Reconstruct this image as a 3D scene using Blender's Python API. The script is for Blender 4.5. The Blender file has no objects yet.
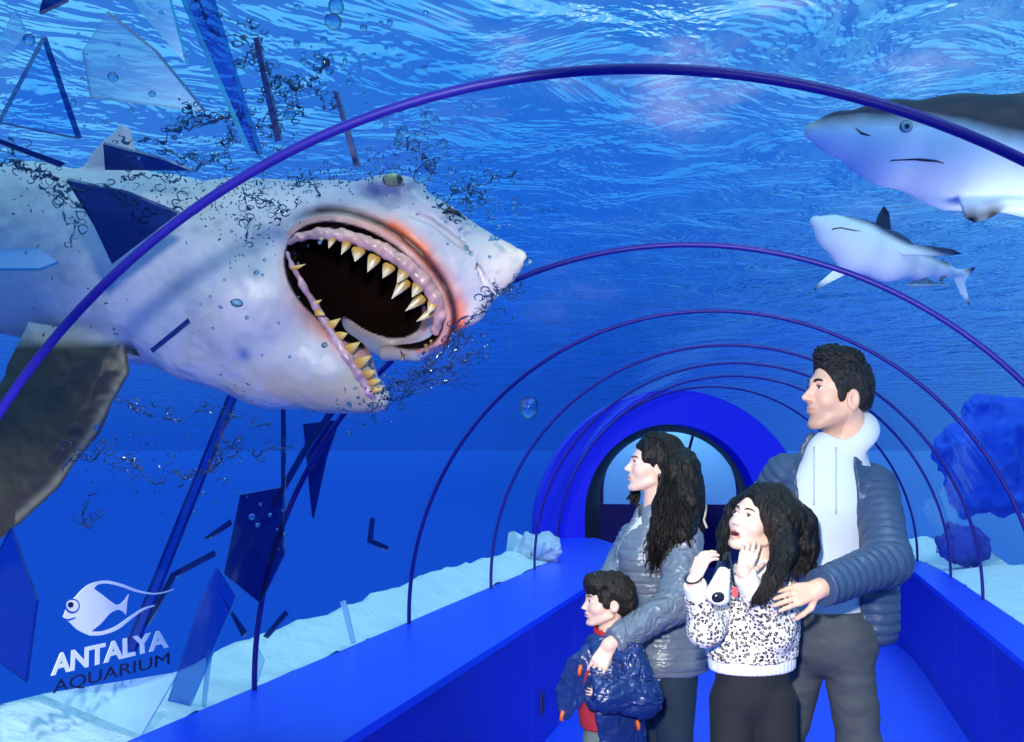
import bpy, bmesh, math, random
import numpy as np
from mathutils import Vector, Matrix
random.seed(7); rng = np.random.default_rng(7)
SC = bpy.context.scene; COL = SC.collection
PI = math.pi

# ---------------------------------------------------------------- camera
F = 1200.0; YAW = 0.2215; PITCH = 0.0763
CAMP = np.array([0.0, 0.0, 1.4])
_cp, _sp, _cy, _sy = math.cos(PITCH), math.sin(PITCH), math.cos(YAW), math.sin(YAW)
FWD = np.array([-_sy*_cp, _cy*_cp, _sp])
RGT = np.array([_cy, _sy, 0.0])
UPV = np.cross(RGT, FWD)
def W(px, py, d):
    """world point seen at pixel (px,py) at depth d along the view axis"""
    return CAMP + d*(FWD + RGT*(px-512.0)/F - UPV*(py-371.0)/F)
cam = bpy.data.cameras.new('camera'); camo = bpy.data.objects.new('camera', cam); COL.objects.link(camo)
cam.sensor_width = 36.0; cam.lens = 36.0*F/1024.0; cam.clip_start = 0.02; cam.clip_end = 300
M = Matrix(((RGT[0], UPV[0], -FWD[0], CAMP[0]), (RGT[1], UPV[1], -FWD[1], CAMP[1]), (RGT[2], UPV[2], -FWD[2], CAMP[2]), (0, 0, 0, 1)))
camo.matrix_world = M
SC.camera = camo
vs = SC.view_settings; SC.display_settings.display_device = 'sRGB'
vs.view_transform = 'Standard'; vs.look = 'None'; vs.gamma = 1.0; vs.exposure = 0.0; vs.use_curve_mapping = False
SC.cycles.max_bounces = 10; SC.cycles.transparent_max_bounces = 24; SC.cycles.transmission_bounces = 8
SC.cycles.diffuse_bounces = 3; SC.cycles.glossy_bounces = 3; SC.cycles.sample_clamp_indirect = 4.0

# ---------------------------------------------------------------- helpers
def lin(r, g, b):
    f = lambda c: (c/255.0)/12.92 if c <= 10 else (((c/255.0)+0.055)/1.055)**2.4
    return (f(r), f(g), f(b), 1.0)
def tag(o, label=None, cat=None, group=None, kind=None):
    if label: o['label'] = label
    if cat: o['category'] = cat
    if group: o['group'] = group
    if kind: o['kind'] = kind
    return o
def empty(name, loc, label=None, cat=None, group=None):
    o = bpy.data.objects.new(name, None); COL.objects.link(o); o.location = Vector(loc); o.empty_display_size = 0.05
    return tag(o, label, cat, group)
def link(name, me, mat=None, parent=None, smooth=True):
    """world-space mesh -> object (parent keeps the world position)"""
    if mat is not None and not me.materials: me.materials.append(mat)
    if smooth and len(me.polygons): me.polygons.foreach_set('use_smooth', [True]*len(me.polygons))
    o = bpy.data.objects.new(name, me); COL.objects.link(o)
    if parent is not None:
        o.parent = parent
        if parent.type == 'EMPTY': o.matrix_parent_inverse = Matrix.Translation(parent.location).inverted()   # part meshes sit at the world origin
    return o
def mesh(name, v, f):
    me = bpy.data.meshes.new(name)
    me.from_pydata([tuple(map(float, p)) for p in v], [], [tuple(map(int, q)) for q in f]); me.update()
    return me
def recenter(o):
    """put a top-level mesh's origin at the middle of its own shape"""
    n = len(o.data.vertices); a = np.empty(n*3, np.float32); o.data.vertices.foreach_get('co', a); a = a.reshape(-1, 3)
    c = (a.min(0)+a.max(0))/2; a -= c; o.data.vertices.foreach_set('co', a.ravel()); o.location = Vector(c.tolist()); o.data.update()
    return o
class MB:
    def __init__(s): s.v = []; s.f = []; s.m = []
    def add(s, v, f, mi=0):
        n = len(s.v); s.v += [tuple(map(float, p)) for p in v]; s.f += [tuple(int(i)+n for i in q) for q in f]; s.m += [mi]*len(f)
    def hexa(s, p, mi=0):   # 8 corners: bottom loop, top loop
        s.add(p, [(3, 2, 1, 0), (4, 5, 6, 7), (0, 1, 5, 4), (1, 2, 6, 5), (2, 3, 7, 6), (3, 0, 4, 7)], mi)
    def box(s, lo, hi, mi=0):
        x0, y0, z0 = lo; x1, y1, z1 = hi
        s.hexa([(x0, y0, z0), (x1, y0, z0), (x1, y1, z0), (x0, y1, z0), (x0, y0, z1), (x1, y0, z1), (x1, y1, z1), (x0, y1, z1)], mi)
    def tube(s, pts, r, n=8, mi=0, closed=False, flat=None):
        P = np.array(pts, float); N = len(P); R = np.broadcast_to(np.asarray(r, float), (N,)) if np.ndim(r) < 2 else None
        T = np.gradient(P, axis=0)
        if closed: T = np.roll(P, -1, 0)-np.roll(P, 1, 0)
        T /= np.linalg.norm(T, axis=1)[:, None]+1e-12
        u = np.cross(T[0], (0, 0, 1.0)); 
        if np.linalg.norm(u) < 1e-3: u = np.cross(T[0], (1.0, 0, 0))
        u /= np.linalg.norm(u); V = []
        for i in range(N):
            u = u-T[i]*np.dot(u, T[i]); u /= np.linalg.norm(u)+1e-12; w = np.cross(T[i], u)
            for k in range(n):
                a = 2*PI*k/n; V.append(P[i]+R[i]*(math.cos(a)*u+math.sin(a)*w*(flat or 1)))
        Fc = []
        for i in range(N if closed else N-1):
            j = (i+1) % N
            for k in range(n):
                Fc.append((i*n+k, i*n+(k+1) % n, j*n+(k+1) % n, j*n+k))
        if not closed:
            Fc.append(tuple(range(n-1, -1, -1))); Fc.append(tuple((N-1)*n+k for k in range(n)))
        s.add(V, Fc, mi)
    def build(s, name, mats=None, parent=None, smooth=True):
        me = mesh(name, s.v, s.f)
        if mats is not None:
            for m in (mats if isinstance(mats, (list, tuple)) else [mats]): me.materials.append(m)
            me.polygons.foreach_set('material_index', s.m)
        return link(name, me, None, parent, smooth)

# ---------------------------------------------------------------- materials
class NT:
    def __init__(s, name):
        s.mat = bpy.data.materials.new(name); s.mat.use_nodes = True; s.t = s.mat.node_tree; s.t.nodes.clear()
        s.out = s.n('ShaderNodeOutputMaterial')
    def n(s, t, **kw):
        nd = s.t.nodes.new(t)
        for k, v in kw.items():
            if hasattr(nd, k): setattr(nd, k, v)
        return nd
    def set(s, nd, **kw):
        for k, v in kw.items(): nd.inputs[k.replace('_', ' ')].default_value = v
        return nd
    def l(s, a, b): s.t.links.new(a, b)
    def noise(s, scale, detail=3, rough=.5, coord='Object', dist=0, mapscale=None):
        tc = s.n('ShaderNodeTexCoord'); n = s.n('ShaderNodeTexNoise')
        n.inputs['Scale'].default_value = scale; n.inputs['Detail'].default_value = detail
        n.inputs['Roughness'].default_value = rough; n.inputs['Distortion'].default_value = dist
        if mapscale is not None:
            mp = s.n('ShaderNodeMapping'); mp.inputs['Scale'].default_value = mapscale
            s.l(tc.outputs[coord], mp.inputs[0]); s.l(mp.outputs[0], n.inputs['Vector'])
        else: s.l(tc.outputs[coord], n.inputs['Vector'])
        return n
    def ramp(s, src, stops):
        r = s.n('ShaderNodeValToRGB'); e = r.color_ramp.elements
        while len(e) < len(stops): e.new(0.5)
        for x, (p, c) in zip(e, stops): x.position = p; x.color = c
        s.l(src, r.inputs[0]); return r
    def bump(s, src, strength=.3, dist=.01):
        b = s.n('ShaderNodeBump'); b.inputs['Strength'].default_value = strength; b.inputs['Distance'].default_value = dist
        s.l(src, b.inputs['Height']); return b
def principled(name, col, rough=.5, metal=0, spec=.5, var=0, vscale=8, bump=0, bscale=60, bdist=.004, sheen=0, coat=0, sss=0, attr=None, mapscale=None):
    t = NT(name); p = t.n('ShaderNodeBsdfPrincipled')
    p.inputs['Base Color'].default_value = col; p.inputs['Roughness'].default_value = rough; p.inputs['Metallic'].default_value = metal
    p.inputs['Specular IOR Level'].default_value = spec
    if sheen: p.inputs['Sheen Weight'].default_value = sheen
    if coat: p.inputs['Coat Weight'].default_value = coat; p.inputs['Coat Roughness'].default_value = .1
    if sss: p.inputs['Subsurface Weight'].default_value = sss; p.inputs['Subsurface Radius'].default_value = (.012, .005, .003); p.inputs['Subsurface Scale'].default_value = .6
    src = None
    if attr:
        a = t.n('ShaderNodeAttribute'); a.attribute_name = attr; src = a.outputs['Color']
    if var:
        nz = t.noise(vscale, 4); mr = t.n('ShaderNodeMapRange'); t.set(mr, To_Min=1-var, To_Max=1+var); t.l(nz.outputs['Fac'], mr.inputs['Value'])
        mx = t.n('ShaderNodeVectorMath', operation='SCALE')
        if src is not None: t.l(src, mx.inputs[0])
        else: mx.inputs[0].default_value = col[:3]
        t.l(mr.outputs[0], mx.inputs['Scale']); src = mx.outputs[0]
    if src is not None: t.l(src, p.inputs['Base Color'])
    if bump:
        nz = t.noise(bscale, 4, mapscale=mapscale); b = t.bump(nz.outputs['Fac'], bump, bdist); t.l(b.outputs[0], p.inputs['Normal'])
    t.l(p.outputs[0], t.out.inputs[0]); t.p = p
    return t.mat

# ---------------------------------------------------------------- signed-distance modelling
def smin(a, b, k):
    h = np.clip(.5+.5*(b-a)/k, 0, 1); return b+(a-b)*h-k*h*(1-h)
def smax(a, b, k): return -smin(-a, -b, k)
def cap(p, a, b, ra, rb=None):
    a = np.asarray(a, float); b = np.asarray(b, float); rb = ra if rb is None else rb
    ab = b-a; t = np.clip(((p-a)@ab)/max(ab@ab, 1e-12), 0, 1)
    return np.linalg.norm(p-a-t[:, None]*ab, axis=1)-(ra+t*(rb-ra))
def chain(p, pts, rr, k=.01):
    d = None
    for i in range(len(pts)-1):
        c = cap(p, pts[i], pts[i+1], rr[i], rr[i+1]); d = c if d is None else smin(d, c, k)
    return d
def ell(p, c, r, R=None):
    q = p-np.asarray(c, float)
    if R is not None: q = q@R
    r = np.asarray(r, float); k0 = np.linalg.norm(q/r, axis=1); k1 = np.linalg.norm(q/(r*r), axis=1)
    return k0*(k0-1)/(k1+1e-9)
def frame(x, up=(0, 0, 1)):
    """columns: x dir, y, z ; z close to up"""
    x = np.asarray(x, float); x = x/np.linalg.norm(x); up = np.asarray(up, float); y = np.cross(up, x); y /= np.linalg.norm(y)
    return np.stack([x, y, np.cross(x, y)], 1)
def _h3(i):
    n = (i[:, 0]*374761393+i[:, 1]*668265263+i[:, 2]*2147483647) & 0xffffffff
    n = ((n ^ (n >> 13))*1274126177) & 0xffffffff; n = n ^ (n >> 16)
    return (n & 0xffff)/65535.0
def vnoise(p, s):
    q = p*s; i = np.floor(q).astype(np.int64); f = q-i; f = f*f*(3-2*f); r = 0
    for dx in (0, 1):
        for dy in (0, 1):
            for dz in (0, 1):
                w = (f[:, 0] if dx else 1-f[:, 0])*(f[:, 1] if dy else 1-f[:, 1])*(f[:, 2] if dz else 1-f[:, 2])
                r = r+w*_h3(i+np.array([dx, dy, dz]))
    return r*2-1
def fbm(p, s, o=3):
    a = 0; w = 1
    for k in range(o): a = a+w*vnoise(p+17.3*k, s); s *= 2.03; w *= .5
    return a
def sdf_arrays(fn, lo, hi, h, marg=1.5):
    """sparse surface nets: returns verts, quads"""
    lo = np.asarray(lo, float); hi = np.asarray(hi, float); H = 4*h
    n = np.ceil((hi-lo)/H).astype(int)
    g = np.stack(np.meshgrid(*[np.arange(k) for k in n], indexing='ij'), -1).reshape(-1, 3)
    c = lo+(g+.5)*H; d = np.concatenate([fn(c[i:i+200000]) for i in range(0, len(c), 200000)])
    g = g[np.abs(d) < H*.87*marg]
    ax = np.arange(5); off = np.stack(np.meshgrid(ax, ax, ax, indexing='ij'), -1).reshape(-1, 3)
    vk, vp, ek = [], [], []
    N = n*4+2
    key = lambda q: (q[:, 0]*N[1]+q[:, 1])*N[2]+q[:, 2]
    for b in range(0, len(g), 2500):
        gb = g[b:b+2500]; base = gb[:, None, :]*4
        L = base+off[None]; P = lo+L*h; D = fn(P.reshape(-1, 3)).reshape(-1, 5, 5, 5)
        S = D < 0
        cs = [(i, j, k) for i in (0, 1) for j in (0, 1) for k in (0, 1)]
        cnt = sum(S[:, i:i+4, j:j+4, k:k+4].astype(int) for i, j, k in cs)
        m = (cnt > 0) & (cnt < 8); ib, i0, j0, k0 = np.nonzero(m)
        acc = np.zeros((len(ib), 3)); num = np.zeros(len(ib))
        for axn in range(3):
            o1, o2 = [q for q in range(3) if q != axn]
            for e1 in (0, 1):
                for e2 in (0, 1):
                    a = [0, 0, 0]; a[o1] = e1; a[o2] = e2; bb = list(a); bb[axn] = 1
                    da = D[ib, i0+a[0], j0+a[1], k0+a[2]]; db = D[ib, i0+bb[0], j0+bb[1], k0+bb[2]]
                    cr = (da < 0) != (db < 0); t = np.where(cr, da/np.where(cr, da-db, 1), 0)
                    pos = np.tile(np.array(a, float), (len(ib), 1)); pos[:, axn] += t
                    acc += np.where(cr[:, None], pos, 0); num += cr
        cell = gb[ib]*4+np.stack([i0, j0, k0], 1)
        vp.append(lo+(cell+acc/num[:, None])*h); vk.append(key(cell))
        for axn in range(3):
            A = S[:, :4, :4, :4]; B = [S[:, 1:5, :4, :4], S[:, :4, 1:5, :4], S[:, :4, :4, 1:5]][axn]
            jb, a0, b0, c0 = np.nonzero(A != B)
            q = gb[jb]*4+np.stack([a0, b0, c0], 1); ek.append((axn, q, A[jb, a0, b0, c0]))
    if not vk: return np.zeros((0, 3)), np.zeros((0, 4), int)
    vk = np.concatenate(vk); vp = np.concatenate(vp); vk, ix = np.unique(vk, return_index=True); vp = vp[ix]
    Q = []
    for axn, q, inside in ek:
        o1, o2 = [(1, 2), (2, 0), (0, 1)][axn]; e1 = np.zeros(3, int); e2 = np.zeros(3, int); e1[o1] = 1; e2[o2] = 1
        ids = []; ok = np.ones(len(q), bool)
        for d in (-e1-e2, -e2, 0*e1, -e1):
            kk = key(q+d); j = np.clip(np.searchsorted(vk, kk), 0, len(vk)-1); ok &= vk[j] == kk; ids.append(j)
        f = np.stack(ids, 1)[ok]; ins = inside[ok]; f[~ins] = f[~ins][:, ::-1]; Q.append(f)
    return vp, np.concatenate(Q)
def arr_mesh(name, v, q, col=None):
    me = bpy.data.meshes.new(name); nq = len(q); k = q.shape[1]
    me.vertices.add(len(v)); me.vertices.foreach_set('co', np.asarray(v, np.float32).ravel())
    me.loops.add(nq*k); me.loops.foreach_set('vertex_index', q.astype(np.int32).ravel())
    me.polygons.add(nq); me.polygons.foreach_set('loop_start', np.arange(0, nq*k, k, dtype=np.int32))
    me.update(calc_edges=True); me.validate()
    if col is not None:
        a = me.color_attributes.new('Col', 'FLOAT_COLOR', 'POINT'); c = np.ones((len(v), 4), np.float32); c[:, :3] = col; a.data.foreach_set('color', c.ravel())
    return me
def sdf_obj(name, fn, lo, hi, h, mat, parent=None, T=None, colfn=None, marg=1.5):
    """T: (origin, basis columns) maps local sdf space to world"""
    v, q = sdf_arrays(fn, lo, hi, h, marg)
    col = colfn(v) if colfn else None
    if T is not None: v = T[0]+v@T[1].T
    me = arr_mesh(name, v, q, col)
    return link(name, me, mat, parent)
# ---------------------------------------------------------------- the tunnel: a straight run that bends left
XC = -0.336; ZC = 0.685; RT = 1.42; ZL = 0.639; XLF = -1.195; XRF = 0.8925
S0 = 8.7; RHO = 10.0; SA, SB = -1.6, 12.6
def path(s):
    if s <= S0: return np.array([XC, s]), 0.0
    ph = (min(s, SB)-S0)/RHO
    if s > SB:                                                          # the dark passage beyond the portal turns back
        return np.array([XC-RHO*(1-math.cos(ph))-math.sin(.10)*(s-SB), S0+RHO*math.sin(ph)+math.cos(.10)*(s-SB)]), .10
    return np.array([XC-RHO*(1-math.cos(ph)), S0+RHO*math.sin(ph)]), ph
def TP(s, x, z):
    """tunnel point: s along the axis, x to the right of the centre line, z height"""
    c, ph = path(s); return np.array([c[0]+x*math.cos(ph), c[1]+x*math.sin(ph), z])
XL = XLF-XC; XR = XRF-XC
TB = math.asin((ZL-ZC)/RT)                                             # angle where the acrylic meets the ledge
XG = RT*math.cos(TB)
def svals(a, b, step=.35):
    n = max(1, int(math.ceil((b-a)/step))); return [a+(b-a)*i/n for i in range(n+1)]
def sweep(name, prof, a, b, mat, closed=True, step=.35, parent=None, smooth=False, kind='structure'):
    S = svals(a, b, step); m = MB(); n = len(prof)
    V = [TP(s, x, z) for s in S for x, z in prof]; Fc = []
    for i in range(len(S)-1):
        for k in range(n if closed else n-1):
            j = (k+1) % n; Fc.append((i*n+k, i*n+j, (i+1)*n+j, (i+1)*n+k))
    if closed: Fc += [tuple(range(n-1, -1, -1)), tuple((len(S)-1)*n+k for k in range(n))]
    m.add(V, Fc); o = m.build(name, mat, parent, smooth)
    if kind: o['kind'] = kind
    return o
m_floor = principled('floor_blue_vinyl', lin(4, 68, 246), .45, var=.05, vscale=2)
m_ledge = principled('ledge_blue_paint', lin(8, 66, 244), .35, var=.05, vscale=3)
m_front = principled('plinth_deep_blue', lin(9, 22, 188), .45, var=.08, vscale=2.5)
m_rib = principled('rib_indigo_gloss', lin(30, 22, 128), .45, spec=.3)
m_portal = principled('portal_blue', lin(5, 12, 225), .5)
m_dark = principled('passage_charcoal', lin(92, 86, 84), .7)
m_navy = principled('passage_navy', lin(14, 28, 180), .6)
sweep('floor', [(XL-.02, -.06), (XR+.02, -.06), (XR+.02, 0), (XL-.02, 0)], SA, 17.2, m_floor)
# plinths under the acrylic: panelled fronts, a bench top on each side
def plinth(name, x0, x1, face):
    m = MB(); s = SA; L = 1.22; g = .004; k = 0
    while s < SB-.01:
        e = min(s+L, SB); S = svals(s+g, e-g, .5)
        for a, b in zip(S[:-1], S[1:]):
            m.hexa([TP(a, x0, 0), TP(a, x1, 0), TP(b, x1, 0), TP(b, x0, 0), TP(a, x0, ZL-.03), TP(a, x1, ZL-.03), TP(b, x1, ZL-.03), TP(b, x0, ZL-.03)])
        s = e
    o = m.build(name, m_front, None, False); o['kind'] = 'structure'; return o
plinth('wall_left', -XG-.01, XL, 1)
plinth('wall_right', XR, XG+.01, -1)
sweep('trim_1', [(-XG-.01, ZL-.03), (XL+.006, ZL-.03), (XL+.006, ZL), (-XG-.01, ZL)], SA, SB, m_ledge)
sweep('trim_2', [(XR-.006, ZL-.03), (XG+.01, ZL-.03), (XG+.01, ZL), (XR-.006, ZL)], SA, SB, m_ledge)

# acrylic
t = NT('acrylic_clear')
tr = t.n('ShaderNodeBsdfTransparent'); tr.inputs[0].default_value = (.90, .955, 1, 1)
gl = t.n('ShaderNodeBsdfGlossy'); gl.inputs['Roughness'].default_value = .03; gl.inputs['Color'].default_value = (1, 1, 1, 1)
lw = t.n('ShaderNodeLayerWeight'); lw.inputs['Blend'].default_value = .5
pw = t.n('ShaderNodeMath', operation='POWER'); pw.inputs[1].default_value = 7; t.l(lw.outputs['Facing'], pw.inputs[0])
fr = t.n('ShaderNodeMapRange'); t.set(fr, To_Min=.0, To_Max=.30); t.l(pw.outputs[0], fr.inputs['Value'])
nz = t.noise(3.0, 3, .55); bp = t.bump(nz.outputs['Fac'], .25, .02); t.l(bp.outputs[0], gl.inputs['Normal'])
mx = t.n('ShaderNodeMixShader'); t.l(fr.outputs[0], mx.inputs[0]); t.l(tr.outputs[0], mx.inputs[1]); t.l(gl.outputs[0], mx.inputs[2])
t.l(mx.outputs[0], t.out.inputs[0]); m_acr = t.mat

RIBS = [2.058, 3.806, 5.5185, 7.16, 8.476, 9.75, 11.1]
EDGES = [-1.5, .30]+RIBS+[SB-.02]
NTH = 96
def arc(s, r, a0=TB, a1=PI-TB, n=NTH):
    return [TP(s, r*math.cos(a0+(a1-a0)*i/n), ZC+r*math.sin(a0+(a1-a0)*i/n)) for i in range(n+1)]
def inpoly(x, y, P):
    c = np.zeros(len(x), bool); n = len(P)
    for i in range(n):
        (x1, y1), (x2, y2) = P[i], P[(i+1) % n]
        if y1 == y2: continue
        k = ((y1 > y) != (y2 > y)) & (x < (x2-x1)*(y-y1)/(y2-y1)+x1); c ^= k
    return c
# where the shark has come through: a jagged hole in the second acrylic bay, drawn as (s, angle in degrees)
HOLE = []
def project(p):
    q = np.asarray(p, float)-CAMP; d = q@FWD; return 512+F*(q@RGT)/d, 371-F*(q@UPV)/d
def bay(k, s0, s1, hole=None):
    S = svals(s0+.004, s1-.004, .35 if hole is None else .02); n = NTH if hole is None else 220
    th = np.linspace(TB, PI-TB, n+1); V = []; Fc = []
    for s in S:
        for a in th: V.append(TP(s, RT*math.cos(a), ZC+RT*math.sin(a)))
    keep = None
    if hole is not None:
        sc = np.array([(S[i]+S[i+1])/2 for i in range(len(S)-1) for j in range(n)]); tc = np.array([(th[j]+th[j+1])/2 for i in range(len(S)-1) for j in range(n)])
        keep = ~inpoly(sc, np.degrees(tc), hole)
    for i in range(len(S)-1):
        for j in range(n):
            if keep is None or keep[i*n+j]:
                Fc.append((i*(n+1)+j, (i+1)*(n+1)+j, (i+1)*(n+1)+j+1, i*(n+1)+j+1))
    o = link('window_%d' % k, mesh('window_%d' % k, V, Fc), m_acr); o['kind'] = 'structure'
    return o
for k, s in enumerate(EDGES[1:-1]):
    r = RT-.012
    pts = [TP(s, XG-.012, ZL)]+arc(s, r)+[TP(s, -XG+.012, ZL)]
    m = MB(); m.tube(pts, .0095, 10); o = m.build('trim_%d' % (k+3), m_rib); o['kind'] = 'structure'

# portal wall with an arched hole, dark passage behind it, arched window at its end
def ring_wall(name, s, thick, hole_x, hole_z, hole_r, base, outer, mat):
    n = 64; a = np.linspace(0, PI, n+1); inner = [(hole_x+hole_r, base)]+[(hole_x+hole_r*math.cos(q), hole_z+hole_r*math.sin(q)) for q in a]+[(hole_x-hole_r, base)]
    def proj_out(x, z):
        d = np.array([x-hole_x, z-hole_z]); d /= np.linalg.norm(d)+1e-9
        if z <= base+1e-6: return (math.copysign(outer, x-hole_x), base)
        t = 4.0; lo, hi = 0, 6.0
        for _ in range(40):
            m = (lo+hi)/2; q = np.array([hole_x, hole_z])+d*m
            ok = abs(q[0]) < outer and (q[1] < ZC or np.hypot(q[0], q[1]-ZC) < outer)
            lo, hi = (m, hi) if ok else (lo, m)
        q = np.array([hole_x, hole_z])+d*lo; return tuple(q)
    out = [proj_out(*q) for q in inner]; m = MB(); N = len(inner); V = []
    ph = path(s)[1]; fw = np.array([-math.sin(ph), math.cos(ph), 0])
    for ss in (0, thick):
        V += [TP(s, *q)+fw*ss for q in inner]+[TP(s, *q)+fw*ss for q in out]
    Fc = []
    for i in range(N-1):
        Fc += [(i, i+1, N+i+1, N+i), (2*N+i+1, 2*N+i, 3*N+i, 3*N+i+1), (i+1, i, 2*N+i, 2*N+i+1), (N+i, N+i+1, 3*N+i+1, 3*N+i)]
    m.add(V, Fc); o = m.build(name, mat, None, False); o['kind'] = 'structure'; return o
PHX, PHZ, PHR = -.03, .87, .93
ring_wall('wall_portal', SB, .25, PHX, PHZ, PHR, .002, RT+.05, m_portal)
def passage(name, s0, s1, r, mat):
    n = 40; a = np.linspace(0, PI, n+1)
    prof = [(PHX+r, .002)]+[(PHX+r*math.cos(q), PHZ+r*math.sin(q)) for q in a]+[(PHX-r, .002)]
    return sweep(name, prof, s0, s1, mat, closed=False)
passage('wall_passage', SB+.35, 16.6, PHR+.02, m_dark)
EW = 16.6
ring_wall('wall_end', EW, .12, -.03, 1.0, .90, .84, RT, m_navy)
sweep('wall_sill', [(-1.4, .002), (1.4, .002), (1.4, .835), (-1.4, .835)], EW, EW+.12, m_navy)
n = 40; a = np.linspace(0, PI, n+1)
prof = [(-.03+.90, .84)]+[(-.03+.90*math.cos(q), 1.0+.90*math.sin(q)) for q in a]+[(-.93, .84)]
m = MB(); m.add([TP(EW+.06, *q) for q in prof], [tuple(range(len(prof)))]); o = m.build('window_20', m_acr); o['kind'] = 'structure'
m = MB(); m.tube([TP(EW+.02, .16+.0, .86), TP(EW+.02, .17, 1.2), TP(EW+.02, .22, 1.5), TP(EW+.02, .30, 1.78)], .02, 8); o = m.build('trim_20', m_rib); o['kind'] = 'structure'

# ---------------------------------------------------------------- water above and around, sand banks
w = bpy.data.worlds.new('water_world'); SC.world = w; w.use_nodes = True; nt = w.node_tree; nt.nodes.clear()
N_ = nt.nodes.new; L_ = nt.links.new
out = N_('ShaderNodeOutputWorld'); bg = N_('ShaderNodeBackground'); tc = N_('ShaderNodeTexCoord'); sx = N_('ShaderNodeSeparateXYZ')
L_(tc.outputs['Generated'], sx.inputs[0]); mr = N_('ShaderNodeMapRange'); mr.inputs['From Min'].default_value = -1; L_(sx.outputs['Z'], mr.inputs['Value'])
rp = N_('ShaderNodeValToRGB'); e = rp.color_ramp.elements
stops = [(0, (.003, .045, .42, 1)), (.40, (.006, .078, .61, 1)), (.49, (.006, .075, .60, 1)), (.545, (.012, .14, .76, 1)), (.60, (.026, .29, .92, 1)), (.67, (.08, .48, 1.0, 1)), (.78, (.22, .70, 1.05, 1)), (1, (.45, .88, 1.05, 1))]
while len(e) < len(stops): e.new(.5)
for x, (p, c) in zip(e, stops): x.position = p; x.color = c
L_(mr.outputs[0], rp.inputs[0])
nz = N_('ShaderNodeTexNoise'); nz.inputs['Scale'].default_value = 5; nz.inputs['Detail'].default_value = 5; nz.inputs['Roughness'].default_value = .6
mp = N_('ShaderNodeMapping'); mp.inputs['Scale'].default_value = (1, 1, 2.2); L_(tc.outputs['Generated'], mp.inputs[0]); L_(mp.outputs[0], nz.inputs['Vector'])
cr = N_('ShaderNodeValToRGB'); cr.color_ramp.elements[0].position = .50; cr.color_ramp.elements[1].position = .70; L_(nz.outputs['Fac'], cr.inputs[0])
cr2 = N_('ShaderNodeValToRGB'); cr2.color_ramp.elements[0].position = .57; cr2.color_ramp.elements[1].position = .65; L_(nz.outputs['Fac'], cr2.inputs[0])
m2 = N_('ShaderNodeMapRange'); m2.inputs['From Min'].default_value = .08; m2.inputs['From Max'].default_value = .42; L_(sx.outputs['Z'], m2.inputs['Value'])
mu = N_('ShaderNodeMath'); mu.operation = 'MULTIPLY'; L_(cr.outputs[0], mu.inputs[0]); L_(m2.outputs[0], mu.inputs[1])
mxx = N_('ShaderNodeMix'); mxx.data_type = 'RGBA'; L_(mu.outputs[0], mxx.inputs['Factor']); L_(rp.outputs[0], mxx.inputs['A']); mxw = N_('ShaderNodeMix'); mxw.data_type = 'RGBA'; mxw.inputs['A'].default_value = (.42, .90, 1.2, 1); mxw.inputs['B'].default_value = (1.5, 1.7, 1.8, 1); L_(cr2.outputs[0], mxw.inputs['Factor']); L_(mxw.outputs['Result'], mxx.inputs['B'])
mx2 = N_('ShaderNodeMix'); mx2.data_type = 'RGBA'; mx2.inputs['B'].default_value = (.15, .60, 1.05, 1)
m3 = N_('ShaderNodeMapRange'); m3.inputs['From Min'].default_value = -.12; m3.inputs['From Max'].default_value = .32; m3.inputs['To Max'].default_value = .6; L_(sx.outputs['X'], m3.inputs['Value'])
m4 = N_('ShaderNodeMapRange'); m4.inputs['From Min'].default_value = -.22; m4.inputs['From Max'].default_value = .06; L_(sx.outputs['Z'], m4.inputs['Value'])
m5 = N_('ShaderNodeMapRange'); m5.inputs['From Min'].default_value = -.25; m5.inputs['From Max'].default_value = -.55; m5.inputs['To Max'].default_value = .85; L_(sx.outputs['X'], m5.inputs['Value'])
m6 = N_('ShaderNodeMapRange'); m6.inputs['From Min'].default_value = .02; m6.inputs['From Max'].default_value = .25; L_(sx.outputs['Z'], m6.inputs['Value'])
mu2 = N_('ShaderNodeMath'); mu2.operation = 'MULTIPLY'; L_(m3.outputs[0], mu2.inputs[0]); L_(m4.outputs[0], mu2.inputs[1]); mu3 = N_('ShaderNodeMath'); mu3.operation = 'MULTIPLY_ADD'; L_(m5.outputs[0], mu3.inputs[0]); L_(m6.outputs[0], mu3.inputs[1]); L_(mu2.outputs[0], mu3.inputs[2]); mu2 = mu3
L_(mu2.outputs[0], mx2.inputs['Factor']); L_(mxx.outputs['Result'], mx2.inputs['A'])
L_(mx2.outputs['Result'], bg.inputs['Color']); bg.inputs['Strength'].default_value = 1.0; L_(bg.outputs[0], out.inputs[0])

t = NT('water_surface'); g = t.n('ShaderNodeBsdfGlass'); g.inputs['IOR'].default_value = 1.06; g.inputs['Roughness'].default_value = .02; g.inputs['Color'].default_value = (1, 1, 1, 1)
n1 = t.noise(1.05, 4, .56, mapscale=(1, .75, 1), dist=.5); b1 = t.bump(n1.outputs['Fac'], 1.0, .9); t.l(b1.outputs[0], g.inputs['Normal'])
tr = t.n('ShaderNodeBsdfTransparent'); mx = t.n('ShaderNodeMixShader'); mx.inputs[0].default_value = .75
t.l(tr.outputs[0], mx.inputs[1]); t.l(g.outputs[0], mx.inputs[2]); t.l(mx.outputs[0], t.out.inputs[0]); m_water = t.mat
WZ = 4.4
m = MB(); m.add([(-500, -40, WZ), (500, -40, WZ), (500, 900, WZ), (-500, 900, WZ)], [(0, 1, 2, 3)]); o = m.build('water_surface', m_water, None, False)
tag(o, 'rippling bright blue water surface overhead beyond the tunnel', 'water', kind='stuff')
m_sand = principled('pale_sand', lin(214, 236, 240), .9, var=.12, vscale=6, bump=.6, bscale=14, bdist=.05)
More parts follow.
